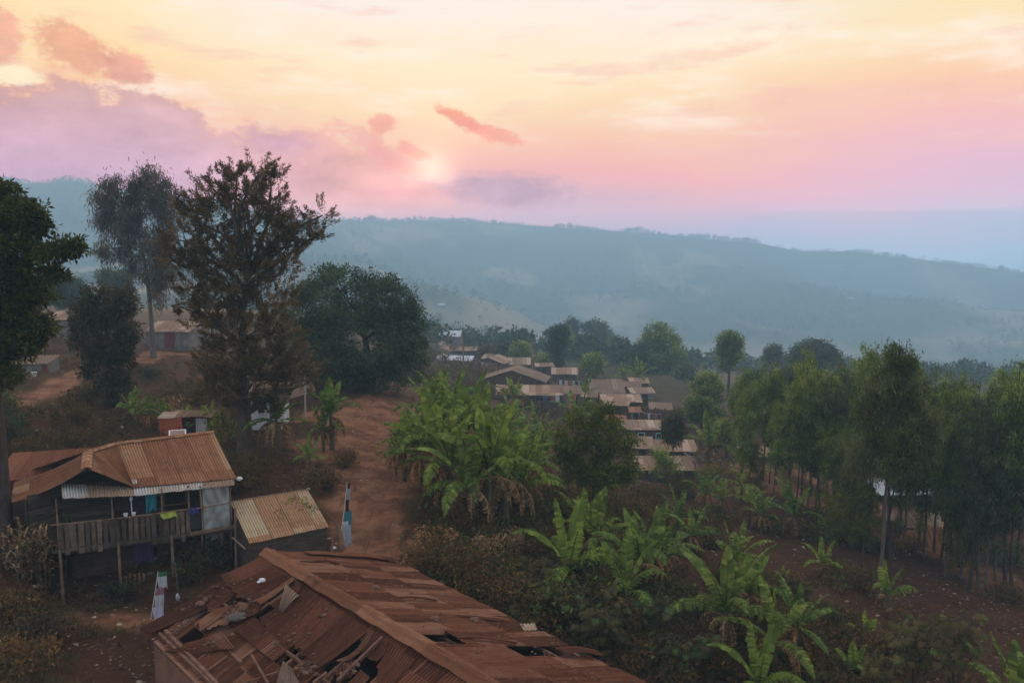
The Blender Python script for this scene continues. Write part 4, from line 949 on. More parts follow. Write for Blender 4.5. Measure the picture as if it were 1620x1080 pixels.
# white porch house
def porch_house():
    o = G(423, 43); zb = gh(o.x, o.y)-.05; t = empty('porch_house', (o.x, o.y, zb), 'small white house with a boarded front porch behind the big tree trunk', 'house', rz=R(8))
    mb = MB(); box(mb, (0,1.3,1.), (1.75,1.8,2.0)); mb.build('wall', white_m, t)
    mb = MB()
    for k in range(6): box(mb, (.05,0,.12+k*.1), (1.55,.05,.085))
    for k in range(6): box(mb, (.86,.35,.12+k*.1), (.05,.7,.085))
    mb.build('porch_boards', white_m, t)
    for x in (-.75, .1, .85):
        mb = MB(); box(mb, (x,0,1.), (.07,.07,2.)); mb.build('post', white_m, t)
    mb = MB(); corr(mb, (-1.05,1.3,2.55),(1.1,1.3,2.55),(1.1,-.35,1.95),(-1.05,-.35,1.95), rows=4); corr(mb, (-1.05,1.3,2.55),(1.1,1.3,2.55),(1.1,2.5,2.05),(-1.05,2.5,2.05), rows=4); mb.build('roof', tan_pink, t)
    mb = MB(); box(mb, (.35,.38,1.0), (.55,.04,1.5)); mb.build('door', cloth('maroon', (.14,.05,.04)), t)
    mb = MB(); box(mb, (-.35,.38,1.2), (.4,.04,.6)); w_ = mb.build('window', white_m, t); mb = MB(); box(mb, (-.35,.35,1.2), (.3,.04,.5)); mb.build('pane', black_m, w_)
porch_house()
def bank_house():
    q = [D(412,622,52), D(492,600,56), D(500,618,52), D(418,644,47)]
    small_building('earth_house', 'earth coloured house with a low roof on the bank right of the big tree', 'house', q, 0, mud_dark, brown_roof, .06)
    mb = MB(); p = G(483, 46); tube(mb, [p-Vector((0,0,.2)), p+Vector((.05,0,2.5))], .06); at_origin(mb, 'post', plain('pale_post', (.4,.34,.3)), 'pale crooked post beside the banana plants near the white porch house', 'post')
bank_house()
# orange tarpaulin latrine and grey sheet lean-to
def tarp_hut():
    o = G(272, 39.5); t = empty('tarpaulin_hut', (o.x, o.y, o.z-.1), 'small square hut wrapped in faded orange tarpaulin behind the rusty roof ridge', 'hut', rz=R(5))
    n = 14; mb = MB(); U, V = np.meshgrid(np.linspace(0, 1, n*2), np.linspace(0, 1, 8))
    def per(u):
        u = u*4; k = int(min(u, 3.999)); f = u-k; c = [(-.42,-.4),(.42,-.4),(.42,.4),(-.42,.4),(-.42,-.4)]; a, b = c[k], c[k+1]
        return a[0]+(b[0]-a[0])*f, a[1]+(b[1]-a[1])*f
    P = [(per(u)[0]*(1+.04*math.sin(v*9+u*20)), per(u)[1]*(1+.05*math.sin(v*7+u*13)), .1+1.3*v) for u, v in zip(U.ravel(), V.ravel())]
    i, j = np.meshgrid(np.arange(n*2-1), np.arange(7)); a = (j*n*2+i).ravel(); mb.add(P, np.stack([a, a+1, a+n*2+1, a+n*2], 1)); mb.build('tarpaulin', plain('orange_tarp', (.46,.11,.05), rough=.6), t)
    mb = MB(); corr(mb, (-.5,.5,1.55),(.55,.5,1.6),(.55,-.5,1.42),(-.5,-.5,1.42), rows=4, wob=.05); mb.build('roof', tan_roof, t)
    o = G(305, 40.5); t = empty('scrap_lean_to', (o.x, o.y, o.z-.1), 'lean-to of rusty scrap and a pale corrugated sheet beside the orange hut', 'shed', rz=R(4))
    mb = MB(); box(mb, (0,.3,.65), (1.7,.6,1.3)); mb.build('wall', mud_dark, t)
    mb = MB(); corr(mb, (.2,-.05,1.25),(.75,-.05,1.22),(.78,-.1,.1),(.2,-.1,.1), rows=5, wob=.03); mb.build('pale_sheet', zinc, t)
    mb = MB(); corr(mb, (-1.,.7,1.55),(1.,.7,1.5),(1.05,-.2,1.32),(-1.,-.2,1.38), rows=5, wob=.08, jag=.1); mb.build('roof', brown_roof, t)
tarp_hut()
o = G(294, 40); mb = MB(); blob(mb, (o.x-.1, o.y-.6, o.z+.75), (.12,.1,.28), 4); at_origin(mb, 'hanging_garment', cloth('crimson', (.28,.02,.03)), 'dark red garment hanging in front of the scrap lean-to', 'laundry', smooth=True)
# pole, stick fence, orange cloth, pergola frame
o = G(841, 128); mb = MB(); top = D(841, 538, 128); tube(mb, [o-Vector((0,0,.5)), (o.x+.05,o.y,(o.z+top.z)/2), top], [.22,.18,.14]); at_origin(mb, 'utility_pole', pole_m, 'tall bare wooden pole rising beside the tan village roofs', 'pole')
o = D(733, 570, 126); mb = MB(); g0 = gh(o.x, o.y); tube(mb, [(o.x,o.y,g0-.3), D(733,541,126)], [.16,.12]); at_origin(mb, 'utility_pole', pole_m, 'shorter dark pole in front of the white gable roof', 'pole')
def stick_fence(p, q, h, label, seed):
    p = Vector(p); q = Vector(q); rs = random.Random(seed); mb = MB(); L = (q-p).length; n = int(L/.17)
    for k in range(n):
        a = p.lerp(q, k/n); z = gh(a.x, a.y); tube(mb, [(a.x, a.y, z-.3), (a.x+rs.uniform(-.08,.08), a.y, z+h*rs.uniform(.75,1.15))], .05, 4, cap=False)
    for f in (.3, .7): 
        P = [p.lerp(q, k/12) for k in range(13)]; tube(mb, [(a.x, a.y-.06, gh(a.x, a.y)+h*f) for a in P], .04, 4)
    return at_origin(mb, 'stick_fence', pole_m if seed % 2 else wood_grey, label, 'fence')
stick_fence(D(782,590,112), D(856,585,118), 2.0, 'grey brown stick fence in front of the tan village roofs', 3)
stick_fence(D(996,640,86), D(1030,655,84), 1.3, 'short stick fence beside the tiny mud hut', 5)
stick_fence(D(1000,690,78), D(1090,690,78), .7, 'low stick fence in front of the cyan windowed house', 7)
stick_fence(D(740,590,122), D(790,595,116), 1.6, 'leaning stick fence left of the biggest brown gable roof', 9)
o = D(900, 624, 91.5); drape(o, o+Vector((.85,0,0)), 1.75, 'tarpaulin', ORC, 'bright orange red tarpaulin hanging at the end of the row house', 'tarpaulin', bulge=.15)
def frame():
    t = None; a = [D(1083,716,68), D(1127,715,68), D(1141,729,62), D(1100,729,62)]; cen = sum(a, Vector())/4; gz = gh(cen.x, cen.y)-.3
    mb = MB(); t = empty('pole_frame', (cen.x, cen.y, gz), 'bare wooden pole frame of an unfinished shelter right of the pink roofs', 'frame'); og = Vector((cen.x, cen.y, gz))
    for i in range(4): tube(mb, [a[i]-og, a[(i+1)%4]-og], .05, 5)
    for f in (.33, .66): tube(mb, [a[0].lerp(a[1], f)-og, a[3].lerp(a[2], f)-og], .04, 5)
    tube(mb, [a[0].lerp(a[3], .5)-og, a[1].lerp(a[2], .5)-og], .04, 5); mb.build('top_rails', wood_grey, t)
    for p in a: mb = MB(); tube(mb, [p-og, (p.x-og.x, p.y-og.y, 0)], .05, 5); mb.build('post', wood_grey, t)
frame()
# laundry
def laundry(p, q, items, label_line, seed=0, sagk=.12, across=None):
    p = Vector(p); q = Vector(q); mb = MB(); tube(mb, [p.lerp(q, k/8)-Vector((0,0,sagk*4*(k/8)*(1-k/8))) for k in range(9)], .012 if p.y < 50 else .03, 4); at_origin(mb, 'clothes_line', plain('cord', (.3,.28,.25)), label_line, 'clothes line')
    for f, w, h, c, lb in items:
        u = (q-p).normalized() if across is None else Vector(across); a = p.lerp(q, f)-Vector((0,0,sagk*4*f*(1-f))); drape(a, a+u*w, h, 'hanging_garment', cloth(*c), lb, 'laundry', fold=.04, bulge=.02)
WH = ('white', (.45,.46,.49)); RD = ('scarlet', (.4,.04,.05)); BLU = ('blue', (.05,.09,.25)); BK = ('black', (.02,.02,.025)); TEA = ('aqua', (.03,.16,.19)); PK = ('pink', (.32,.14,.19)); LG = ('palegrey', (.28,.31,.34)); GRN = ('green', (.04,.16,.08))
laundry(D(870,630,90.5)+Vector((-.9,0,.35)), D(893,628,90.5)+Vector((0,0,.35)), [(.05,.35,.6,BLU,'dark blue garment leftmost on the row house line'),(.42,.3,.65,RD,'red garment on the row house line beside the white one'),(.58,.5,.75,WH,'white garment hanging under the row house eave')], 'clothes line under the eave of the long row house')
laundry(D(882,600,112), D(920,602,112), [(.08,.4,.7,WH,'white cloth leftmost on the line beyond the row house'),(.3,.5,.8,WH,'larger white cloth on the line beyond the row house'),(.42,.35,1.1,RD,'bright red garment on the line beyond the row house'),(.62,.4,.9,WH,'white cloth right of the red garment on the far line'),(.72,.35,1.,BK,'black garment on the far line'),(.86,.3,.9,LG,'pale grey cloth rightmost on the far line')], 'clothes line between the row house and the two tone roof')
laundry(D(758,572,124), D(786,575,124), [(.1,.45,1.4,WH,'pale garment on the line left of the tan gabled house'),(.35,.45,1.6,LG,'grey garment on the line left of the tan gabled house'),(.6,.4,.9,RD,'small red garment on the line left of the tan gabled house')], 'clothes line beside the white gabled village house')
laundry(D(1000,648,86), D(1045,655,86), [(.55,.25,.6,WH,'white cloth on the line by the red brick hut'),(.8,.25,.4,PK,'pink cloth on the line by the red brick hut')], 'clothes line by the red brick hut')
# foreground lines, seen end on
laundry(W(250,903,-10.2), W(238,980,-10.4), [(.02,.3,.35,GRN,'small green cloth at the top of the foreground clothes line'),(.12,.3,.4,WH,'white and lilac cloth on the foreground clothes line'),(.35,.25,.4,PK,'pink garment in the middle of the foreground clothes line'),(.5,.28,.5,WH,'long white cloth low on the foreground clothes line'),(.75,.32,.4,('lilac',(.5,.48,.62)),'lilac cloth nearest us on the foreground clothes line')], 'clothes line running from the house post towards the ruined roof', sagk=.05, across=(.9,.3,0))
mb = MB(); tube(mb, [HL(3.4,-.05,-9.7), W(283,945,-10.7)], .007, 4); at_origin(mb, 'rope', plain('dull_cord', (.12,.1,.08)), 'rope slanting down from the middle house post', 'rope')
mb = MB(); p = W(281,944,-10.75); blob(mb, p, (.06,.06,.12), 3); at_origin(mb, 'cloth_bundle', cloth('lilac', (.35,.33,.5)), 'small lilac cloth at the foot of the slanting rope', 'bundle', smooth=True)
p0 = W(549, 765, -8.4); p1 = W(540, 838, -9.1)
laundry(p0, p1, [(.0,.12,.2,BK,'black cap-like cloth at the far end of the path clothes line'),(.1,.16,.5,LG,'pale garment high on the path clothes line'),(.32,.14,.45,BK,'black garment on the path clothes line'),(.58,.3,.75,TEA,'turquoise towel on the path clothes line'),(.8,.22,.3,WH,'white towel beside the path on the clothes line'),(.9,.35,.7,LG,'light grey trousers nearest us on the path clothes line')], 'clothes line beside the red path', sagk=.1, across=(.8,.45,0))
mb = MB(); g0 = gh(p0.x, p0.y); tube(mb, [(p0.x+.03,p0.y,g0-.2), (p0.x,p0.y,p0.z+.05)], .035); at_origin(mb, 'post', pole_m, 'post holding the clothes line beside the red path', 'post')
mb = MB(); p = G(527, 29.5); p2 = W(540,838,-9.1); tube(mb, [(p2.x-.35,p2.y,gh(p2.x,p2.y)-.1), (p2.x-.3,p2.y,p2.z+.05)], .035); at_origin(mb, 'post', pole_m, 'near post of the path clothes line at the shed corner', 'post')
p = W(374,757,-8.0); mb = MB(); blob(mb, W(378,757,-8.05), (.12,.1,.07), 6, rough=.6); at_origin(mb, 'plastic_bag', white_m, 'crumpled pale bag at the right corner of the house roof', 'bag', smooth=True)
for k, (px, py, c, lb) in enumerate(((205,598,WH,'a'),(54,596,WH,'white bucket in front of the low hut on the far left'),(528,868,WH,'small pale stone by the path'))):
    if k == 0: continue
    q, _ = hit(px, py); mb = MB(); tube(mb, [q-Vector((0,0,.05)), q+Vector((0,0,.3))], [.16,.2], 10) if k == 1 else blob(mb, q, (.1,.08,.06), 5); at_origin(mb, 'bucket' if k == 1 else 'stone', white_m, lb, 'bucket' if k == 1 else 'stone')
# ------------------------------------------------------------------ vegetation
def leaves(mb, C, Dr, L, Wd, rng, fold=.25, cl=None):
    """many leaves at once: C centres, Dr unit directions, L lengths, Wd widths"""
    n = len(C); r = rng.normal(size=(n, 3)); S = np.cross(Dr, r); S /= np.linalg.norm(S, axis=1, keepdims=True)+1e-9
    N = np.cross(S, Dr); L = L[:, None]; Wd = Wd[:, None]
    a = C; b = C+Dr*L*.45+S*Wd*.5+N*Wd*fold; c = C+Dr*L; d = C+Dr*L*.45-S*Wd*.5+N*Wd*fold
    V = np.stack([a, b, c, d], 1).reshape(-1, 3); f = np.arange(n*4).reshape(-1, 4); mb.add(V, f, uv=None if cl is None else np.stack([np.repeat(cl, 4), np.zeros(n*4)], 1))
def rdir(rng, n): v = rng.normal(size=(n, 3)); return v/np.linalg.norm(v, axis=1, keepdims=True)
def nz(v): return v/(np.linalg.norm(v, axis=1, keepdims=True)+1e-9)
def crown(lobes, nclump, per, cr, L, Wd, rng, mode='broad', droop=.3, shell=.55, squash=.7):
    """lobes: (x,y,z,rx,ry,rz); returns leaf mesh builder and clump centres"""
    lb = np.array(lobes, float); vol = (lb[:, 3]*lb[:, 5]); k = rng.choice(len(lb), nclump, p=vol/vol.sum())
    u = rdir(rng, nclump); rad = rng.uniform(shell, 1., nclump)**.6; cc = lb[k, :3] + u*rad[:, None]*lb[k, 3:]
    sz = cr*rng.uniform(.55, 1.3, nclump); mb = MB()
    cen = lb[:, :3].mean(0)
    i = np.repeat(np.arange(nclump), per); n = len(i)
    if mode == 'spray':
        ax = nz(u*np.array([1, 1, .6]) + np.array([0, 0, .75]) + rng.normal(size=(nclump, 3))*.3)
        t = rng.uniform(0, 1, n); pos = cc[i] + ax[i]*(t*sz[i]*1.7)[:, None] + rng.normal(size=(n, 3))*(sz[i]*.20*(1.15-t))[:, None]
        dr = nz(ax[i] + rng.normal(size=(n, 3))*.55 + np.array([0, 0, -droop]))
    elif mode == 'droop':
        g = rng.normal(size=(n, 3)); pos = cc[i] + g*(sz[i]*.5)[:, None]*np.array([.8, .8, 1.1]); dr = nz(rng.normal(size=(n, 3))*.5 + np.array([0, 0, -1.]))
    else:
        g = rdir(rng, n)*(rng.uniform(0, 1, n)**.45)[:, None]; pos = cc[i] + g*sz[i][:, None]*np.array([1, 1, squash])
        dr = nz(g + rng.normal(size=(n, 3))*.6 + np.array([0, 0, -droop]))
    s = rng.uniform(.6, 1.35, n); leaves(mb, pos, dr, L*s, Wd*s, rng, cl=rng.uniform(-1, 1, nclump)[i])
    return mb, cc
def wood(trunk, lobes, cc, r0, rng, twigs=60, bend=.12, start=.35, sides=8, asc=.3):
    """trunk: list of points; limbs run to each lobe and twigs to the clumps"""
    mb = MB(); T = [Vector(p) for p in trunk]; n = len(T)
    k_ = [r0*(1-.8*i/(n-1)) for i in range(n)]; k_[0] *= 1.35
    tube(mb, T, k_, sides)
    H0 = T[0].z; H1 = T[-1].z; nodes = []
    for lo in lobes:
        c = Vector(lo[:3]); z = max(H0+(H1-H0)*start, min(c.z - lo[5]*.5 - asc*abs(c.x-T[-1].x), H1)); f = (z-H0)/(H1-H0+1e-6)*(n-1)
        i = min(int(f), n-2); a = T[i].lerp(T[i+1], min(1, f-i)); ln = (c-a).length
        m = a.lerp(c, .5)+Vector((rng.normal()*bend*ln, rng.normal()*bend*ln, .1*ln)); P = [a, a.lerp(m, .6), m, c]
        rr = max(r0*.06, min(r0*.4, .022*ln)); tube(mb, P, [rr*1.2, rr, rr*.8, rr*.4], 6); nodes += [a.lerp(c, .35), m, m.lerp(c, .5), c]
    nodes += T[n//2:]
    NA = np.array([tuple(p) for p in nodes])
    for c in (cc[rng.choice(len(cc), min(twigs, len(cc)), replace=False)] if twigs else []):
        j = np.argmin(np.linalg.norm(NA-c, axis=1)+.4*np.maximum(0, NA[:, 2]-c[2])); a = Vector(NA[j]); c = Vector(c); m = a.lerp(c, .5)+Vector(rng.normal(size=3))*.08*(c-a).length
        tube(mb, [a, m, c], [r0*.10+.008, r0*.07+.006, .005], 4, cap=False)
    return mb
bark = mat('bark', (.075,.055,.045), (.14,.11,.09), 3., bump=.8, stretch=(3,3,.7))
bark_dark = mat('dark_bark', (.04,.028,.022), (.075,.05,.04), 3., bump=.8, stretch=(3,3,.7))
bark_pale = mat('pale_bark', (.18,.14,.11), (.30,.25,.21), 2., bump=.4, stretch=(2,2,.6), c3=(.12,.08,.06))
lf_cas = leafmat('brownish_needles', (.095,.064,.040), (.165,.11,.066), (.08,.075,.035), .25, .45)
lf_dark = leafmat('dark_leaves', (.028,.034,.014), (.060,.062,.024), (.08,.05,.025), .2, .2, nscale=1.1)
lf_mango = leafmat('deep_green_leaves', (.036,.058,.026), (.078,.108,.044), (.05,.06,.03), .1, .2)
lf_left = leafmat('leathery_leaves', (.04,.052,.012), (.095,.10,.02), (.12,.10,.03), .15, .3)
lf_avo = leafmat('yellow_green_leaves', (.07,.09,.014), (.16,.175,.026), (.13,.10,.03), .15, .35)
lf_euc = leafmat('eucalyptus_leaves', (.075,.12,.032), (.20,.26,.06), (.12,.10,.04), .12, .42)
lf_euc_pale = leafmat('dusty_eucalyptus_leaves', (.085,.068,.036), (.14,.105,.055), (.16,.09,.05), .2, .35)
lf_euc_grey = leafmat('grey_green_leaves', (.055,.075,.040), (.10,.12,.065), (.12,.1,.05), .1, .3)
lf_euc_dull = leafmat('dull_eucalyptus_leaves', (.055,.075,.030), (.12,.14,.055), (.12,.10,.05), .15, .35)
lf_ban = leafmat('banana_leaf', (.062,.100,.022), (.165,.215,.048), (.14,.15,.045), .08, .38, nscale=.8, rough=.45, var=.4)
lf_ban_y = leafmat('fresh_banana_leaf', (.080,.125,.024), (.18,.245,.045), (.15,.17,.045), .06, .4, nscale=.8, rough=.4, var=.3)
lf_dry = leafmat('dry_leaf', (.12,.065,.03), (.24,.14,.07), (.30,.20,.10), .2, .25)
lf_shrub = leafmat('brown_green_leaves', (.045,.040,.016), (.085,.065,.028), (.12,.065,.03), .25, .25)
lf_weed = leafmat('weed_leaves', (.03,.045,.012), (.07,.08,.022), (.13,.075,.035), .4, .3)
lf_tuft = leafmat('dry_grass_blades', (.09,.07,.03), (.17,.12,.06), (.08,.10,.03), .25, .3)
lf_castor = leafmat('palmate_leaves', (.050,.045,.018), (.095,.075,.032), (.07,.10,.03), .2, .25)
stem_ban = mat('banana_stem', (.07,.055,.028), (.14,.11,.05), 4., bump=.5, stretch=(2,2,.6), c3=(.06,.03,.018))

def hero_tree(name, label, base, d, lobes_px, trunk_px, r0, nclump, per, cr, L, Wd, lm, bm, seed, mode='broad', droop=.3, shell=.55, twigs=80, depth=1., group=None, start=.35, squash=.7):
    """tree whose crown lobes are given in photo pixels (cx, cy, rx, ry) around its own distance d"""
    rng = np.random.default_rng(seed); k = d/F; bx, by = base; p = G(bx, d) if by is None else None
    if p is None:
        p, dd = hit(bx, by)
        if abs(dd-d) < .3*d: k = dd/F
        else: p = G(bx, d)
        d = k*F
    # photo offsets to metres above the base
    q0 = Vector(p); d0 = q0.y*CP - q0.z*SP; by = 540 + F*((-q0.z*CP - q0.y*SP)/d0)
    lobes = [((cx-bx)*k, rng.uniform(-.25, .25)*rx*k*depth, (by-cy)*k, rx*k, max(rx, ry*.5)*k*.8*depth, ry*k) for cx, cy, rx, ry in lobes_px]
    tr = [((x-bx)*k, 0.0 if i == 0 else rng.uniform(-.1, .1), (by-y)*k if i else -.2) for i, (x, y) in enumerate([(bx, by)]+trunk_px)]
    t = empty(name, p, label, 'tree', group)
    mb, cc = crown(lobes, nclump, per, cr, L, Wd, rng, mode, droop, shell, squash); mb.build('crown', lm, t)
    wood(tr, lobes, cc, r0, rng, twigs, start=start, asc=.7 if mode == 'spray' else .3).build('trunk', bm, t, smooth=True)
    return t
def build_hero_trees():
    # casuarina-like big brown tree
    hero_tree('feathery_tree', 'biggest tall feathery brownish tree behind the timber house with a thick dark trunk', (388,722), 37,
      [(372,300,20,22),(390,288,14,16),(425,284,20,18),(442,300,16,18),(350,318,26,26),(398,318,40,28),(436,325,28,26),(322,350,26,24),(370,360,52,36),(430,372,46,34),(500,352,30,8),(520,345,14,8),(478,368,34,16),(505,378,22,12),(462,392,40,20),
       (310,385,34,26),(300,420,24,18),(345,415,44,28),(400,430,56,34),(455,425,36,20),(318,455,34,20),(296,485,24,12),(360,470,48,28),(420,480,52,30),(330,512,34,14),(385,530,62,34),(440,520,34,22),(372,570,52,30),(420,578,46,30),(345,598,30,16),(455,560,30,22),(398,612,66,28),(470,592,34,14),(430,640,34,10),(340,628,26,10),(385,640,36,14),(492,604,14,8)],
      [(387,640),(389,560),(394,490),(402,440)], .30, 1500, 85, .40, .15, .034, lf_cas, mat('brown_bark', (.055,.036,.026), (.10,.068,.05), 3., bump=.8), 1, 'spray', .1, .2, 300, start=.12)
    # pale tall eucalyptus at the left
    hero_tree('tall_pale_tree', 'tall slender pale tree with drooping grey leaves left of the big brown tree', (243,566), 67,
      [(250,290,34,20),(215,300,36,18),(180,318,24,14),(270,312,24,20),(235,330,50,22),(180,350,22,24),(280,345,22,24),(215,365,30,22),(260,385,36,26),(175,395,16,22),(205,400,20,14),(232,420,18,26),(270,425,18,26),(258,455,14,24),(205,450,8,16)],
      [(242,500),(238,430),(228,370),(235,320),(245,285)], .20, 380, 66, .72, .42, .06, lf_euc_pale, bark, 2, 'droop', .8, .25, 150, start=.3)
    # round dark mango-like tree
    hero_tree('round_dark_tree', 'broad rounded dark green tree right of the big brown tree', (585,618), 58,
      [(560,470,72,44),(500,490,44,44),(520,440,30,16),(610,480,48,40),(640,520,36,44),(560,540,95,60),(500,550,44,46),(640,560,36,40),(600,590,70,30),(540,590,50,24),(665,500,12,22)],
      [(585,580),(580,540),(575,500)], .45, 620, 95, .66, .22, .09, lf_mango, bark_dark, 3, 'broad', .2, .78, 120, squash=.75)
    # leafy tree on the left edge
    hero_tree('leafy_edge_tree', 'large leafy tree with olive green leaves at the left edge of the picture', (10,640), 27,
      [(20,320,42,26),(60,345,36,26),(85,350,20,30),(20,380,60,40),(60,400,44,28),(110,400,34,16),(140,392,16,12),(15,440,50,36),(80,440,40,16),(110,430,22,12),(30,490,40,26),(70,470,34,14),(20,540,44,30),(60,540,24,26),(80,520,20,16),(90,505,14,12),(20,590,30,16),(-40,450,60,120)],
      [(12,600),(8,540),(18,460),(15,380),(22,330)], .22, 1000, 50, .30, .18, .075, lf_left, bark_dark, 4, 'broad', .15, .35, 200, start=.1)
    hero_tree('bushy_tree', 'dense small dark tree with a drooping round crown between the two left houses', (178,640), 48,
      [(175,485,32,30),(205,480,18,18),(150,500,28,30),(175,530,48,40),(208,520,20,36),(140,520,20,24),(175,575,36,36),(185,610,26,24),(150,470,14,14)],
      [(178,600),(176,550),(178,500)], .25, 300, 80, .42, .20, .07, lf_dark, bark_dark, 5, 'broad', .5, .55, 60, squash=.9)
    hero_tree('avocado_tree', 'rounded yellow green tree with a forked thin trunk right of the banana grove', (940,822), 42,
      [(938,650,30,18),(905,680,28,26),(955,680,36,24),(985,690,20,20),(925,720,40,30),(975,730,32,30),(895,715,20,22),(950,755,32,20),(990,745,14,20),(912,750,24,14)],
      [(939,770),(944,730),(940,680)], .11, 240, 70, .38, .18, .06, lf_avo, bark_dark, 6, 'broad', .3, .5, 70, start=.35)
    hero_tree('slender_tree', 'small round crowned tree on a very thin trunk before the pinkish roofs', (1064,752), 63,
      [(1063,664,13,8),(1063,676,17,10),(1063,688,13,7)], [(1064,720),(1063,690),(1063,672)], .07, 90, 60, .5, .3, .09, lf_dark, bark, 7, 'droop', .6, .5, 10)
    hero_tree('sapling', 'sparse little tree with thin foliage in front of the lowest pink roof', (1048,770), 60,
      [(1045,715,12,10),(1050,735,16,14),(1068,735,12,10),(1040,742,12,10)], [(1048,745),(1048,720)], .05, 60, 28, .4, .25, .05, lf_euc, bark, 8, 'broad', .3, .4, 14)
    hero_tree('sapling', 'leafless leaning young tree with a few green leaves over the shed roof', (538,880), 28.2,
      [(470,790,22,10),(450,805,14,8),(487,798,14,10),(500,800,10,8)], [(534,830),(520,812),(495,800),(470,792)], .025, 16, 14, .16, .09, .04, lf_avo, bark, 9, 'broad', .3, .4, 14, start=.4)
    hero_tree('distant_tree', 'slender tree with a tiered narrow crown standing beside the village pole', (881,590), 128,
      [(882,528,15,15),(880,545,12,9),(881,562,9,11),(881,574,8,6)], [(881,560),(881,530)], .2, 130, 50, .8, .42, .15, lf_mango, bark_dark, 31, 'broad', .3, .4, 20, group='trees beyond the village')
    for k, (bx, d, lob, nc, lm, lb) in enumerate((
      (906,225,[(905,515,9,8),(905,535,6,10),(906,560,14,14)],110,lf_euc_grey,'thin pale tree just right of the tiered slender tree'),
      (945,225,[(940,520,18,14),(955,540,24,18),(940,560,26,20),(962,565,20,14),(922,545,14,16)],260,lf_mango,'wide tall hazy tree beyond the village'),
      (938,132,[(940,572,15,10),(938,582,14,8)],110,lf_euc,'small round green tree in front of the wide hazy tree'),
      (826,140,[(822,552,12,8),(830,558,12,8),(815,560,9,6)],80,lf_euc,'bushy green tree behind the tan roofs left of the pole'),
      (798,144,[(799,548,7,7),(797,560,12,8)],70,lf_euc_grey,'small tree left of the bushy one behind the tan roofs'),
      (770,146,[(771,555,9,6),(771,560,9,5)],60,lf_shrub,'brownish low tree behind the upper tan roofs'),
      (862,135,[(862,570,10,8),(860,580,12,8)],70,lf_euc,'low green tree between the pole and the tiered slender tree'),
      (1040,150,[(1042,530,24,18),(1030,545,18,16),(1060,550,22,18),(1045,575,34,28),(1015,585,16,26),(1072,580,18,24),(1045,605,34,16)],480,lf_euc,'large hazy green tree beyond the two tone roof'),
      (1012,145,[(1010,560,9,14),(1014,580,14,16)],110,lf_mango,'narrow dark tree at the left shoulder of the large hazy tree'),
      (1088,140,[(1086,590,12,14),(1090,605,16,12)],120,lf_euc_grey,'grey green tree right of the large hazy tree'),
      (1152,115,[(1152,540,18,14),(1146,552,12,10),(1160,556,12,14),(1150,572,12,12)],170,lf_euc,'lone rounded tree rising above the others at the middle right'),
      (1120,96,[(1118,598,14,8),(1125,610,16,12),(1108,612,12,10)],130,lf_euc,'low round tree left of the eucalyptus wood'),
      (1222,150,[(1222,556,10,8),(1222,568,10,8)],60,lf_euc_grey,'small far grey tree above the eucalyptus wood'),
      (1286,135,[(1285,548,26,12),(1270,560,22,14),(1305,562,18,18),(1285,575,34,20)],240,lf_euc_grey,'broad grey green tree behind the eucalyptus wood'),
      (1108,78,[(1105,640,22,14),(1120,652,20,14),(1098,655,14,10)],150,lf_euc,'bright green bushy tree right of the red brick hut'),
      (1118,88,[(1115,622,14,10),(1125,630,12,10)],90,lf_avo,'yellowish bush tree above the bright bushy tree'),
      (1150,72,[(1150,680,26,16),(1130,690,20,14),(1165,695,16,14)],170,lf_avo,'yellow green leaning tree behind the bare pole frame'),
      (172,110,[(171,437,10,9),(176,446,12,8)],80,lf_euc_grey,'small hazy tree beyond the dense left tree'),
      (196,108,[(197,442,12,12),(195,455,12,10)],90,lf_euc_grey,'hazy tree behind the tall slender pale tree'),
      (112,100,[(112,455,24,14),(100,470,26,16),(128,470,12,14)],180,lf_mango,'hazy tree behind the left edge tree'),
      (350,100,[(350,520,26,14),(330,530,20,12),(372,535,20,12)],140,lf_dark,'dark bush tree right of the whitish stone house'),
      (1240,90,[(1240,600,20,20),(1215,610,18,18),(1262,610,18,16)],220,lf_mango,'dark tree deep inside the eucalyptus wood'),
      (1190,85,[(1190,600,18,14),(1180,615,16,12)],150,lf_euc,'green tree deep in the wood behind the first tall trunks'))):
        hero_tree('distant_tree', lb, (bx, None), d, lob, [(bx, lob[-1][1]+5), (bx+2, lob[0][1])], .22*d/120, nc, 46, .9*d/130, .45*d/130, .17*d/130, lm, bark_dark, 40+k, 'broad', .2, .5, 16, group='trees beyond the village')
build_hero_trees()
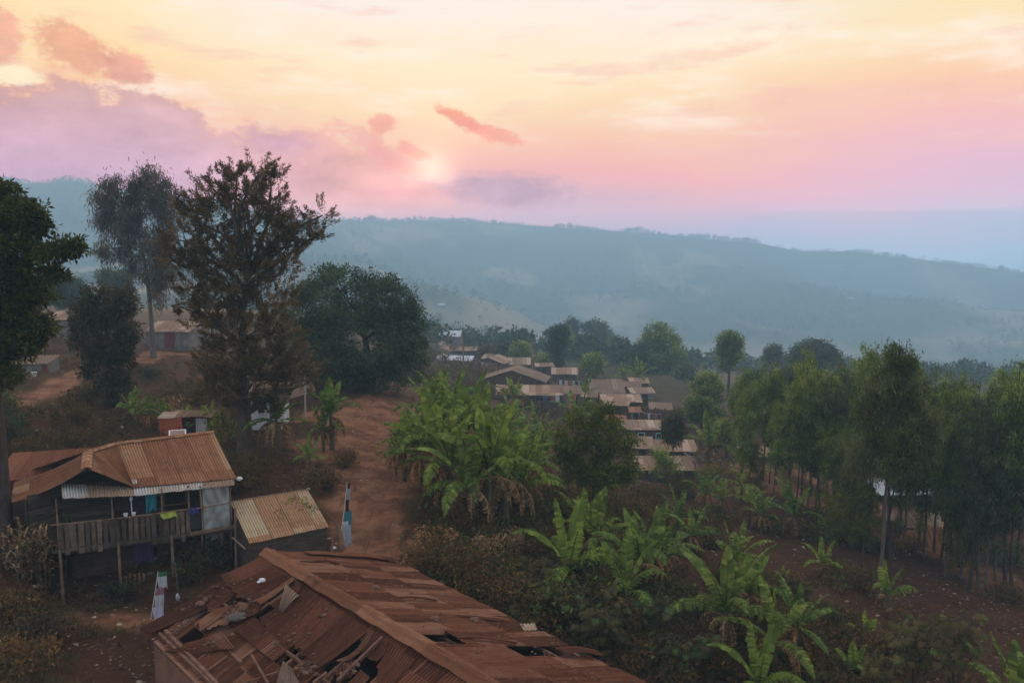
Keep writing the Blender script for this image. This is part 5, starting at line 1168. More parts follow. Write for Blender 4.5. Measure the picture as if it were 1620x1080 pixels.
# eucalyptus wood on the right: five grown prototypes, then copies
def euc_proto(seed, H=12., wide=1., lm=None, clear=.45):
    rng = np.random.default_rng(seed); lob = []; Rm = H*.135*wide; n = 6
    for k in range(n):      # crown narrowing to a rounded top
        f = clear + (.97-clear)*(k+.3)/n; q = (f-clear)/(1-clear); r = Rm*(math.sin(math.pi*(.18+.74*q))**.7)*(1.08-.35*q)
        lob.append((rng.uniform(-.25, .25)*Rm, rng.uniform(-.25, .25)*Rm, H*f-r*.15, r, r, H*(1-clear)/n*1.15))
    for k in range(6):      # side boughs
        f = rng.uniform(clear-.04, .86); a = rng.uniform(0, 6.28); o = Rm*rng.uniform(.7, 1.1)*(1.25-f); r = Rm*rng.uniform(.35, .55); lob.append((math.cos(a)*o, math.sin(a)*o, H*f, r, r, r*1.1))
    if seed % 2:
        for k in range(3): a = rng.uniform(0, 6.28); z = H*rng.uniform(.2, clear); lob.append((math.cos(a)*.5, math.sin(a)*.5, z, .4, .4, .45))
    t = empty('eucalyptus', (0, 0, 0), 'x', 'tree')
    mb, cc = crown(lob, 150, 85, .40, .21, .05, rng, 'droop', .8, .5, .9); mb.build('crown', lm or lf_euc, t)
    tr = [(0, 0, -.3)]+[(rng.uniform(-.12, .12)*H/12, rng.uniform(-.1, .1), H*f) for f in (.2, .4, .6, .8, .95)]
    wood(tr, lob, cc, .065*wide*H/12+.025, rng, 60, start=.3, sides=7).build('trunk', bark if seed % 2 else bark_dark, t, smooth=True)
    return t, H
EP = [euc_proto(101, clear=.48), euc_proto(102, wide=1.1, clear=.46), euc_proto(103, wide=.75, clear=.45), euc_proto(104, wide=.9, clear=.55), euc_proto(105, wide=1.15, lm=lf_euc_grey, clear=.46), euc_proto(106, wide=1.0, lm=lf_mango, clear=.4), euc_proto(107, wide=.9, clear=.42), euc_proto(109, H=9., wide=1.3, clear=.2, lm=lf_avo)]
EU = [  # px at the base, depth, photo y of the top, prototype, label
 (1160,60,578,0,'bright green eucalyptus at the left end of the wood with two thin trunks below'),(1172,58,600,3,'thin eucalyptus just right of the leftmost bright one'),
 (1207,57,564,1,'second rounded eucalyptus from the left end of the wood'),
 (1228,56,585,2,'eucalyptus with a straight dark trunk left of the small pale roof'),(1250,60,566,4,'eucalyptus in front of the broad grey green tree, left side'),
 (1268,49,560,1,'tall eucalyptus above the small pale roof'),(1283,55,548,0,'high narrow eucalyptus top in the middle left of the wood'),
 (1318,53,575,3,'slim eucalyptus left of the tall front crown'),
 (1336,46,565,4,'eucalyptus just behind the left side of the tall front tree'),(1352,52,542,0,'pointed eucalyptus top left of the tallest crown'),
 (1368,45,540,1,'rounded tall eucalyptus touching the tallest crown on its left'),(1410,42,531,1,'tallest rounded crown in the eucalyptus wood'),
 (1432,50,560,2,'eucalyptus rising right behind the tallest crown'),(1452,46,568,4,'eucalyptus right of the tallest crown with a loose top'),
 (1500,50,600,3,'eucalyptus in the dip left of the yellowish tops'),
 (1517,43,590,1,'eucalyptus under the left yellowish top'),(1530,47,584,0,'yellowish eucalyptus top at the right of the wood'),
 (1548,40,594,4,'broad eucalyptus below the yellowish tops'),(1570,46,590,2,'eucalyptus between the yellowish tops and the right edge'),
 (1590,39,600,5,'dark leaning eucalyptus near the right edge'),(1600,37,558,1,'tall dark eucalyptus at the right edge of the photo'),
 (1622,41,570,4,'eucalyptus cut by the right edge'),(1486,42,655,3,'slim lower eucalyptus with two visible trunks right of centre'),
 (1496,41,640,2,'thin trunked eucalyptus beside the rusty lean-to roof'),(1534,38.5,640,5,'dense dark eucalyptus hanging low at the right'),
 (1558,37.5,625,4,'low hanging eucalyptus with dark foliage down to the ground at the right'),(1312,46,650,0,'thin eucalyptus with bare lower trunk at the middle of the wood'),
 (1332,45,680,3,'pair trunk eucalyptus at the left of the red clearing'),(1350,44,660,2,'thin straight eucalyptus beside the pair trunk one'),
 (1401,43,640,3,'many stemmed eucalyptus clump behind the front trunk'),(1412,42.5,670,0,'slanting thin eucalyptus in the clump behind the front trunk'),
 (1258,50,640,3,'bare trunk eucalyptus above the banana plants'),(1276,49,660,0,'thin eucalyptus right beside the bare trunk one above the bananas'),
 (1217,56,650,3,'slim eucalyptus trunk left of the bare trunk one'),(1640,36,600,1,'eucalyptus just outside the right edge with branches inside'),
 (1186,66,596,2,'eucalyptus half hidden between the first two rounded crowns'),(1300,47,600,6,'darker lower eucalyptus left of the middle of the wood'),(1490,52,588,6,'eucalyptus filling the dip of the skyline at the right'),
 (1380,54,590,1,'shaded eucalyptus behind the foremost trunk'),(1440,55,600,6,'shaded eucalyptus above the long whitish roof'),
 (1195,54,690,7,'low bright young tree at the left foot of the wood'),(1345,43.5,720,7,'young leafy tree at the left of the red clearing'),
 (1365,42.5,755,7,'young bushy tree at the left foot of the foremost trunk'),(1520,41,730,7,'young leafy tree at the right of the clearing'),]
for k_, (px_, d_, ty_, lb_) in enumerate(((905,190,512,'hazy slim tree just right of the tiered one'),(965,215,520,'hazy tall tree at the right shoulder of the wide hazy one'),(985,190,545,'hazy lower tree right of the wide hazy one'),(1018,170,540,'hazy slim tree left of the large hazy tree'),(1070,180,528,'hazy tall tree behind the large hazy tree'),(1110,170,572,'hazy tree right of the large hazy one'),(1135,150,585,'hazy small tree left of the lone rounded tree'),(1178,160,575,'hazy tree right of the lone rounded tree'),(1205,170,560,'hazy far tree over the left end of the wood'),(1255,180,545,'hazy far tree above the wood, left of the broad grey green one'),(1325,170,560,'hazy far tree right of the broad grey green one'),
    (1100,120,612,'tree between the bushes right of the whitewashed hut'),(1128,110,625,'second tree between the bushes right of the whitewashed hut'),(1085,125,596,'thin tree behind the whitewashed hut'),(1160,100,606,'pale green tree at the back left of the wood'))): EU.append((px_, d_, ty_, (0, 1, 6, 4)[k_ % 4], lb_))
for k_, (px_, d_, ty_, lb_) in enumerate(((1168,52,640,'slim young eucalyptus standing before the leftmost bright one'),(1222,50,625,'slim eucalyptus before the second rounded crown from the left'),(1245,48,610,'narrow crowned eucalyptus between the left and middle trunks'),(1290,50,575,'narrow tall eucalyptus in the middle left of the wood'),(1325,49,600,'narrow eucalyptus crown left of the foremost tree, slightly behind'),(1346,55,556,'thin eucalyptus top just left of the tallest crowns'),
    (1395,50,560,'thin eucalyptus squeezed behind the foremost crown'),(1425,52,580,'slim eucalyptus right behind the foremost crown'),(1460,44,620,'slim eucalyptus at the right flank of the foremost tree'),(1478,46,600,'second slim eucalyptus at the right flank of the foremost tree'),(1505,44,615,'narrow eucalyptus over the rusty lean-to roof'),(1542,43,605,'narrow eucalyptus below the yellowish tops, right one'),(1575,41,585,'narrow eucalyptus left of the tall dark right edge tree'),(1610,45,580,'slim eucalyptus behind the tall dark right edge tree'))): EU.append((px_, d_, ty_, (2, 3, 6)[k_ % 3], lb_))
EU = [e for e in EU if e]
for k, (px, d, ty, pr, lb) in enumerate(EU):
    g0 = G(px, d); top = D(px, ty, d); H = top.z-g0.z; P, h0 = EP[pr]
    s = H/h0; w = min(1.25, max(.8, 1.0*(10/H)**.25)); o_ = copy_tree(P, g0, k*2.1, (s*w*(.85+.3*((k*7)%5)/4), s*w*(.85+.3*((k*3)%5)/4), s), lb, 'eucalyptus trees of the wood on the right' if d < 90 else 'trees beyond the village'); o_.rotation_euler = (R(4*math.sin(k*1.9)), R(4*math.cos(k*2.7)), k*2.1)
for P, h0 in EP:
    for c in list(P.children): bpy.data.objects.remove(c)
    bpy.data.objects.remove(P)
hero_tree('eucalyptus', 'foremost eucalyptus with a long bare trunk standing alone on the dark soil', (1390,948), 34.5,
      [(1405,570,26,26),(1385,610,36,30),(1420,620,34,28),(1360,640,26,28),(1440,660,28,28),(1390,670,44,32),(1360,700,36,20),(1425,705,36,24),(1450,720,20,14),(1340,735,20,12),(1390,735,30,14),(1465,690,14,14)],
      [(1391,860),(1392,780),(1395,700),(1400,620),(1405,560)], .085, 430, 52, .36, .18, .045, lf_euc_dull, bark, 77, 'droop', .8, .3, 220, start=.35, group='eucalyptus trees of the wood on the right')
# banana plants
def banana_proto(seed, nl=10, stemh=2.2, L=2.2, fresh=lf_ban, dry=6, upright=.5, wl=.5):
    rng = random.Random(seed); t = empty('banana_plant', (0, 0, 0), 'x', 'plant')
    mb = MB(); tube(mb, [(0, 0, -.25), (.02, 0, stemh*.4), (.05, .02, stemh*.8), (.05, .02, stemh)], [.17, .14, .10, .07], 9)
    for k in range(9):   # dead sheath fibres down the stem
        a = rng.uniform(0, 6.28); z = rng.uniform(.4, 1)*stemh; r = .15; x, y = math.cos(a)*r, math.sin(a)*r
        mb.add([(x*.9-.05*y, y*.9+.05*x, z), (x*.9+.05*y, y*.9-.05*x, z), (x*1.3+.03*y, y*1.3, z-.7), (x*1.3-.03*y, y*1.3, z-.75)], [(0,1,2,3)])
    mb.build('stem', stem_ban, t, smooth=True)
    def leaf(mb, az, el, Ln, W_, droop, base, tat=.5, hang=0.):
        n = 15; p = Vector(base); d = Vector((math.cos(az)*math.cos(el), math.sin(az)*math.cos(el), math.sin(el))); pts = [p.copy()]; ds = [d.copy()]
        for i in range(n):
            d = (d + Vector((0, 0, -droop*(i/n)**1.2*.30 - .012))).normalized(); p = p+d*Ln/n; pts.append(p.copy()); ds.append(d.copy())
        tube(mb, pts[:-1], [.035*(1-.85*i/n) for i in range(n)], 4, cap=False)
        side0 = Vector((-math.sin(az), math.cos(az), 0)); roll = rng.uniform(-.5, .5)
        prev = {}
        for sgn in (1, -1):
            gap_state = 0
            for i in range(2, n):
                f0, f1 = (i-2)/(n-2.), (i-1)/(n-2.); wf = lambda f: W_*.5*max(.03, math.sin(math.pi*min(1, f*.93+.07))**.55) if f < .98 else .02
                sub = 2 if tat > .3 else 1
                for q in range(sub):
                    a0 = i-1+q/sub; a1 = i-1+(q+1)/sub
                    P0 = pts[int(a0)].lerp(pts[min(n, int(a0)+1)], a0-int(a0)); i1 = min(n, int(a1)); P1 = pts[i1].lerp(pts[min(n, i1+1)], a1-int(a1)) if a1 < n else pts[n]
                    g0, g1 = f0+(f1-f0)*q/sub, f0+(f1-f0)*(q+1)/sub
                    dn = ds[i]; sd = (side0*math.cos(roll*.5) + Vector((0,0,1))*math.sin(roll*.5)).normalized(); up = sd.cross(dn) if sgn < 0 else sd.cross(dn)
                    up = Vector((0, 0, 1)) - dn*dn.z; up = up.normalized() if up.length > .1 else Vector((0, 0, 1))
                    dr = rng.gauss(0, .38)*tat + (-.35 - .5*hang - .25*tat*rng.random()); w0, w1 = wf(g0), wf(g1); sk = .25*W_
                    torn = rng.random() < .6*tat; tr = rng.uniform(.2,.6)*(P1-P0).length if torn else -.001
                    s0 = sd*sgn*w0*.93; s1 = sd*sgn*w1*.93; v = (P1-P0)
                    m0 = P0+s0*.5+up*(w0*(.12+dr*.25))+dn*sk*.3; m1 = P1+s1*.5+up*(w1*(.12+dr*.25))+dn*sk*.3-v.normalized()*max(tr, 0)*.5
                    e0 = P0+s0+up*w0*dr*.9+dn*sk*.55; e1 = P1+s1+up*w1*dr*.9+dn*sk*.55-v.normalized()*max(tr, 0)
                    fs = [(0,1,4,3),(1,2,5,4)] if sgn > 0 else [(3,4,1,0),(4,5,2,1)]
                    mb.add([tuple(P0), tuple(m0), tuple(e0), tuple(P1), tuple(m1), tuple(e1)], fs)
    top = (.05, .02, stemh); mb = MB(); a = rng.uniform(0, 6.28)
    for k in range(nl):
        f = k/(nl-1); a += 2.4+rng.uniform(-.25, .25); el = R(82-62*f**1.1*(1.2-upright)) + rng.uniform(-.1, .1)
        leaf(mb, a, el, L*rng.uniform(.8, 1.1)*(1-.15*abs(f-.4)), wl*rng.uniform(.85, 1.15), rng.uniform(.6, 1.3)*(.3+1.0*f), (top[0], top[1], stemh-.1*f), rng.uniform(.2, 1.)*(.4+.6*f))
    mb.build('foliage', fresh, t)
    mb = MB()
    for k in range(dry):
        a += 2.4+rng.uniform(-.4, .4); leaf(mb, a, R(rng.uniform(-10, 15)), L*rng.uniform(.5, .8), wl*.55, 3.2, (top[0], top[1], stemh-.15-.1*rng.random()), 1., .9)
    if dry: mb.build('dry_leaves', lf_dry, t)
    return t
BP = [banana_proto(1, 9, 1.9, 3.0, dry=8, upright=.35, wl=.58), banana_proto(2, 10, 1.8, 3.1, dry=8, upright=.25, wl=.58), banana_proto(3, 8, 2.2, 2.7, lf_ban_y, 6, .6, wl=.62), banana_proto(4, 8, 1.1, 2.5, lf_ban_y, 4, .35, wl=.5), banana_proto(5, 11, 2.1, 3.0, dry=10, upright=.15), banana_proto(6, 5, .6, 1.4, lf_ban_y, 1, .6, .4), banana_proto(7, 9, 2.0, 3.0, lf_ban, 9, 0.)]
BA = [ # px, depth, photo y of the leaf tops, prototype, turn, label ('' = one of the grove that nothing tells apart)
 (640,34.5,650,2,0,'leftmost banana plant of the big grove with a bright upright leaf beside the path'),(625,35.5,690,6,1,'banana plant drooping over the path at the left of the big grove'),
 (668,34,640,0,2,'banana plant behind the leftmost one of the big grove'),(690,33,612,2,0.5,''),(715,31.5,640,4,3,'banana plant in the middle of the big grove with an orange brown hanging leaf'),
 (745,30.5,665,1,1.5,'large foreground banana plant at the centre of the big grove'),(775,31,628,2,4,''),(800,32,650,2,2.2,'banana plant with two tall upright leaves at the right of the big grove'),
 (825,33.5,690,4,.3,'banana plant reaching out at the right edge of the big grove'),(700,38,600,2,1.1,''),(735,37,585,2,5,''),(765,38,615,1,2.7,''),(795,40,628,2,1.9,''),
 (680,42,590,4,.7,''),(712,45,575,2,4.1,'highest banana plant at the back of the big grove against the white roof'),(765,47,600,2,3.3,''),(695,50,585,6,5.2,''),
 (790,52,640,1,2.9,''),(830,50,655,0,.4,'banana plant just below the long row house'),(860,53,660,2,3.9,'banana plant left of the avocado tree in front of the row house'),(810,62,620,2,.9,''),(850,44,690,6,5.5,'drooping banana plant left of the avocado tree'),
 (880,70,575,2,4.4,'') if False else (812,75,565+24,2,4.4,'single banana plant rising in front of the biggest brown gable roof'),
 (915,74,612,0,2.2,'small banana plant in front of the orange tarpaulin'),(925,100,595,1,1.2,'banana plant at the left of the two tone roof'),
 (526,38.5,592,2,3.1,'tall banana plant with upright bright leaves left of the red path'),(512,38,640,4,.4,'shorter banana plant with dry leaves beside the tall one near the path'),
 (440,37,612,6,2.5,'banana plant with broad drooping leaves in front of the white porch house'),(490,35,690,3,1.,'young banana plant right of the white porch house'),
 (208,41,610,3,.2,'small bright banana plant on the bank behind the timber house'),(238,41,620,0,4.6,'banana plant with a yellow flowering top on the bank behind the timber house'),(262,41,628,3,2.4,'small banana plant right of the flowering one on the bank'),(222,42,626,5,3.,'tiny banana shoot on the bank between its neighbours'),
 (300,41,640,5,1.,'banana shoot behind the orange hut'),(330,41,632,3,5.1,'small banana plant behind the scrap lean-to'),
 (112,105,452,2,1.,'lone banana plant far off above the pale roof at the left'),
 (902,27,790,3,1.6,'dusty banana plant among the dark bushes, leftmost of the lower right ones'),(1010,28.5,790,2,4.2,'banana plant with one tall bright leaf in the middle of the lower slope'),(985,27,838,3,.2,'banana plant with a torn upright leaf beside the tall bright leafed one'),
 (945,31,770,0,3.1,'dusty banana plant behind the torn leafed one'),(1075,38,770,4,2.3,'banana plant with mixed yellow leaves below the lowest pink roof'),(1095,36,800,1,.9,'wide banana plant left of the bright trio on the slope'),
 (1115,46,740,1,5.,'banana plant nearest below the bare pole frame'),(1140,47,750,3,3.6,'banana plant right of the one below the pole frame'),(1185,44,758,2,1.3,'bright banana plant left of the eucalyptus trunks'),(1205,43,775,0,.2,'lower banana plant in the bright pair left of the trunks'),(1255,44,752,3,2.8,'banana plant with one tall leaf in front of the thin trunks'),
 (1145,25.5,855,1,.35,'largest foreground banana plant at the lower right with bright curving leaves'),(1185,27.5,860,2,2.1,'banana plant behind the largest foreground one with a rolled bright leaf'),(1160,32,820,0,5.3,'banana plant behind the bright foreground pair'),(1225,24,930,6,3.4,'brownish drooping banana plant right of the largest foreground one'),(1200,22.5,985,3,1.2,'small banana plant at the bottom below the brownish one'),
 (1300,36,850,3,.6,'small lone banana plant on the dark soil right of the bright ones'),(1370,27,966,5,1.,'young banana plant in front of the foremost eucalyptus trunk'),(1350,24.5,1010,5,3.,'second young banana plant nearer us at the bottom right'),(1460,33.5,880,5,2.,'') if False else (1405,33,885,5,2.,'banana shoot beside the foremost eucalyptus trunk'),
 (1610,19.5,1010,4,2.6,'banana plant cut by the bottom right corner'),(965,47,760,2,5.7,'banana plant beneath the avocado tree'),(985,49,745,1,1.,'banana plant with yellow leaf right of the avocado tree'),(1120,64,648,0,.2,'banana plant near the bright bushy tree beside the red brick hut'),(1010,120,565,1,2.,'hazy banana plant beyond the two tone roof'),(985,122,572,0,4.,'hazy banana plant left of the large hazy tree'),(1270,47,800,5,1.4,'banana shoot among the thin eucalyptus trunks'),(60,30,640,5,1.,'') if False else (1240,34,905,5,.9,'banana shoot right of the rolled leafed plant')]
BA += [(845,38,668,0,2.2,'banana plant at the lower right flank of the big grove'),(815,36,660,2,.9,'upright banana plant just inside the right flank of the big grove'),(660,37,640,1,4.9,'banana plant at the back left of the big grove'),(850,56,640,4,1.8,'banana plant between the big grove and the avocado tree'),
 (1060,33,830,1,2.6,'banana plant left of the bright foreground pair'),(1035,30.5,800,4,.5,'dusty banana plant behind the tall bright leafed one'),
 (1260,25.5,925,6,.9,'drooping banana plant right of the brownish one'),(925,33,775,6,2.,'drooping dusty banana plant below the avocado tree'),(1170,49,735,6,3.8,'drooping banana plant between the pair and the pole frame')]
for k_ in range(len(BA)): pass
hts = [4.4, 4.2, 4.6, 3.2, 4.4, 1.8, 3.9]; seen = []
for k, (px, d, ty, pr, rz, lb) in enumerate(BA):
    g0 = G(px, d); top = D(px, ty, d); H = max(.8, top.z-g0.z); s = H/hts[pr]
    s = max(.45, min(1.35, s)) if d < 60 else s
    copy_tree(BP[pr], g0, rz, (s, s, H/hts[pr] if .7 < H/hts[pr]/s < 1.4 else s), lb or 'banana plant crowded inside the big grove between the path and the row house', 'banana plants')
for P in BP:
    for c in list(P.children): bpy.data.objects.remove(c)
    bpy.data.objects.remove(P)
# maize-like tall grasses, shrubs, castor bush
def reed(px, d, h, n, label, lm=lf_avo, seed=1, name='tall_grass', cat='plant', py=None):
    g0 = G(px, d) if py is None else hit(px, py)[0]; rng = random.Random(seed); t = empty(name, g0, label, cat); mb = MB(); ms = MB()
    for k in range(n):
        x, y = rng.gauss(0, .28), rng.gauss(0, .28); hh = h*rng.uniform(.6, 1); tube(ms, [(x,y,-.1),(x*1.15,y*1.1,hh*.5),(x*1.3,y*1.2,hh*.9)], [.022,.016,.008], 4)
        for q in range(10):
            z = hh*(.25+.7*q/10); a = q*2.6+rng.uniform(-.4, .4); L = rng.uniform(.5, .95)*h*.35; w = .035; pr = None; p = Vector((x*(1+.3*z/hh), y*(1+.2*z/hh), z)); dd = Vector((math.cos(a)*.5, math.sin(a)*.5, .85)).normalized(); sd = Vector((-math.sin(a), math.cos(a), 0))*w
            for i in range(6):
                ww = sd*(1-(i/6)**2*.95); cur = [tuple(p-ww), tuple(p+ww)]
                if pr: mb.add(pr+cur[::-1], [(0,1,2,3)])
                pr = cur; dd = (dd+Vector((0,0,-.16*i*.8-.05))).normalized(); p = p+dd*L/6
    mb.build('blades', lm, t); ms.build('stalks', stem_ban, t)
reed(75, 27, 3.3, 7, 'tall sugarcane-like grass with yellow green blades left of the timber house', lf_ban, 3)
reed(58, 26, 2.4, 9, 'tangle of dry brown stalks left of the timber house roof', lf_dry, 5)
reed(30, 25.5, 2.0, 8, 'dry stalks at the left edge beside the house', lf_dry, 8)
reed(352, 38, 1.9, 9, 'clump of yellow green maize between the scrap lean-to and the big trunk', lf_avo, 6)
reed(365, 38.5, 1.7, 7, 'smaller clump of maize touching the big tree trunk', lf_avo, 7)
reed(285, 42, 2.0, 6, 'dry grass clump on the bank behind the orange hut', lf_dry, 12)
def shrub(px, py, r, h, lm, label, seed, n=26, per=46, L=.12, Wd=.05, name='shrub', d=None, group='shrubs', mode='broad'):
    g0 = hit(px, py)[0] if d is None else G(px, d); rng = np.random.default_rng(seed); t = empty(name, g0, label, 'shrub', group)
    lob = [(rng.uniform(-.4,.4)*r, rng.uniform(-.4,.4)*r, h*rng.uniform(.35,.7), r*rng.uniform(.5,.8), r*.6, h*.42) for _ in range(4)]
    mb, cc = crown(lob, n, per, r*.33, L, Wd, rng, mode, .2, .2); mb.build('foliage', lm, t)
    ms = MB()
    for c in cc[:14]: c = Vector(c); tube(ms, [(c.x*.1, c.y*.1, -.1), (c.x*.5, c.y*.5, c.z*.6), tuple(c)], [.025, .015, .006], 4, cap=False)
    ms.build('stems', bark_dark, t)
SHR = [(320,900,1.1,1.2,lf_dark,'dark shrub between the timber house and the ruined roof'),(345,893,.9,1.1,lf_dark,'dark shrub touching the plastic sheet of the house'),(300,925,.6,.8,lf_dark,'dark low shrub at the edge of the ruined roof'),(192,955,.6,.95,lf_dark,'dark leafy shrub beneath the balcony of the timber house'),
 (15,700,1.5,1.6,lf_mango,'bright green leafy bush at the left edge under the leafy tree'),(8,655,1.0,1.0,lf_mango,'upper green bush at the left edge'),
 (385,775,.9,.8,lf_shrub,'brown shrub behind the right corner of the house roof'),(520,775,1.0,1.0,lf_weed,'yellowish shrub above the shed roof beside the path'),(545,740,.8,.8,lf_weed,'low shrub at the foot of the tall banana plant by the path'),(500,760,.8,.7,lf_weed,'weedy shrub behind the shed'),
 (240,600,1.2,1.0,lf_dark,'dark scrub on the bank below the tall pale tree'),(150,640,1.3,1.0,lf_shrub,'brown scrub on the bank edge above the timber house'),(120,668,1.0,.9,lf_shrub,'brown scrub above the tall grass'),(320,640,1.5,1.0,lf_shrub,'dry scrub left of the big tree'),(470,590,2.0,1.8,lf_cas,'brown feathery bush between the big tree and the round dark tree'),(500,585,2.2,2.0,lf_cas,'second brown feathery bush beside the round dark tree'),(520,612,1.4,1.0,lf_shrub,'low brown bush below the round dark tree'),
 (670,905,1.0,.9,lf_weed,'bush at the far eave of the ruined roof beside the path end'),(715,925,1.2,1.1,lf_shrub,'brown green bush beside the far eave, second from the path'),(760,950,1.2,1.2,lf_weed,'green bush beside the middle of the far eave'),(800,930,1.1,1.1,lf_shrub,'brown bush below the big banana grove'),(805,975,1.1,1.1,lf_weed,'weedy bush beside the far eave near the pale scrap'),
 (860,985,1.3,1.5,lf_castor,'large leafed brown bush right of the pale roof scrap'),(900,955,1.4,1.5,lf_castor,'tall brown large leafed bush in the middle of the slope'),(930,1000,1.4,1.5,lf_castor,'wide brown large leafed bush above the lower right roof corner'),(975,960,1.2,1.4,lf_castor,'brown leafed bush left of the torn banana leaf'),(985,1025,1.3,1.3,lf_shrub,'dark bush beside the lower right roof corner'),(1040,985,1.3,1.4,lf_castor,'brown bush left of the largest foreground banana plant'),(1050,1040,1.3,1.2,lf_shrub,'dark bush at the bottom right of the roof'),(1100,1010,1.2,1.2,lf_shrub,'dark bush under the largest foreground banana plant'),(1110,1060,1.1,1.0,lf_weed,'weedy bush at the bottom edge right of the roof'),
 (860,905,1.2,1.2,lf_shrub,'scrubby bush right of the big banana grove'),(880,870,1.0,1.0,lf_shrub,'small scrub right of the big banana grove'),(1040,930,1.1,1.1,lf_shrub,'scrub among the bananas of the lower slope'),(1170,1030,1.2,1.1,lf_shrub,'dark undergrowth bush at the bottom among banana stems'),(1230,1060,1.0,.9,lf_weed,'weedy bush at the bottom near the young bananas'),
 (930,860,1.3,1.2,lf_avo,'yellow green bush below the avocado tree'),(1000,835,1.2,1.2,lf_weed,'bush between the avocado tree and the sloping bananas'),(1030,800,1.5,1.3,lf_dark,'dark shrub below the lowest pink roof'),(1090,790,1.5,1.3,lf_dark,'dark shrub right of the lowest pink roof'),(1065,778,1.3,1.0,lf_dark,'dark shrub in front of the lowest pink roof'),(1130,760,1.3,1.2,lf_avo,'yellow green shrub under the pole frame'),
 (1330,860,1.5,2.2,lf_euc,'leafy eucalyptus shoot bush left of the front trunk'),(1310,855,1.2,1.6,lf_euc,'smaller eucalyptus shoot bush at the left of the clearing'),(1590,955,1.3,.6,lf_weed,'grey weedy heap under the right edge trees'),(1420,850,.8,.9,lf_weed,'scrub beside the red clearing'),(1440,875,1.0,1.0,lf_dry,'dry brushwood in the red clearing'),(1540,880,1.5,1.4,lf_mango,'low dark green bush beneath the right hand trees'),(1600,900,1.6,1.6,lf_mango,'dark bush at the foot of the right edge trees'),(1290,830,1.0,1.0,lf_weed,'bush among the trunk bases at the left of the clearing'),
 (750,905,1.0,1.2,lf_dry,'brown dead foliage at the foot of the big banana grove'),(700,880,1.0,1.1,lf_dry,'dead leaves heaped at the left foot of the big banana grove'),(800,890,1.0,1.1,lf_dry,'dead leaves at the right foot of the big banana grove'),(720,840,1.0,1.2,lf_shrub,'shrub inside the big banana grove'),(60,1010,1.2,.7,lf_weed,'low weeds on the debris slope at the lower left'),(30,1060,1.2,.6,lf_weed,'low weeds at the bottom left corner'),(30,975,1.1,.7,lf_shrub,'scrub on the debris slope left of the stair')]
for k, (px, py, r, h, lm, lb) in enumerate(SHR):
    big = lm in (lf_castor,)
    shrub(px, py, r, h, lm, lb, 300+k, 34 if r > 1 else 24, 44, .20 if big else .12, .10 if big else .05)
def castor(px, d, h, label, seed, nst=9):
    """castor oil bush: long stalks ending in star shaped leaves"""
    g0 = G(px, d); rng = random.Random(seed); t = empty('castor_bush', g0, label, 'shrub', 'castor bushes'); mb = MB(); ms = MB()
    for k in range(nst):
        a = rng.uniform(0, 6.28); r = rng.uniform(.2, 1.2); tip = Vector((math.cos(a)*r, math.sin(a)*r, h*rng.uniform(.6, 1))); mid = Vector((tip.x*.3, tip.y*.3, tip.z*.55)); tube(ms, [(0,0,-.2), mid, tip], [.04,.028,.012], 5)
        for q in range(15):
            f = rng.uniform(.45, 1); b = mid.lerp(tip, (f-.4)/.6); aa = rng.uniform(0, 6.28); ln = rng.uniform(.2, .4); c = b+Vector((math.cos(aa)*ln, math.sin(aa)*ln, rng.uniform(.0, .2))); tube(ms, [b, c], .006, 3, cap=False)
            R_ = rng.uniform(.13, .24); dn = Vector((math.cos(aa)*.6, math.sin(aa)*.6, -.55+rng.uniform(-.3,.3))).normalized(); sd = dn.cross(Vector((0,0,1))).normalized(); V = [tuple(c)]; n = 8
            for j in range(2*n+1):
                th = -2.5+5.0*j/(2*n); rr = R_*(1. if j % 2 else .42)*(1-.15*abs(th)/2.5); V.append(tuple(c+dn*math.cos(th)*rr+sd*math.sin(th)*rr+Vector((0,0,-.25*rr))))
            mb.add(V, [(0, j+1, j+2) for j in range(2*n)])
    mb.build('foliage', lf_castor, t); ms.build('stems', stem_ban, t, smooth=True)
castor(1440, 23.5, 3.0, 'castor bush with brownish star shaped leaves at the bottom right', 3, 12)
castor(1510, 24, 2.9, 'second castor bush with a long branch to the right at the bottom right', 4, 10)
castor(1392, 22, 2.2, 'lowest castor bush at the bottom edge', 6, 8)
castor(905, 25, 1.7, 'castor bush above the far eave of the ruined roof', 7, 12)
castor(960, 24, 1.7, 'castor bush right of the pale scrap on the roof', 8, 12)
castor(1020, 25.5, 1.6, 'castor bush beside the torn banana leaf on the slope', 9, 11)
castor(1085, 24, 1.4, 'castor bush under the bright foreground bananas', 10, 10)
castor(840, 26.5, 1.4, 'castor bush between the banana grove and the ruined roof', 11, 9)
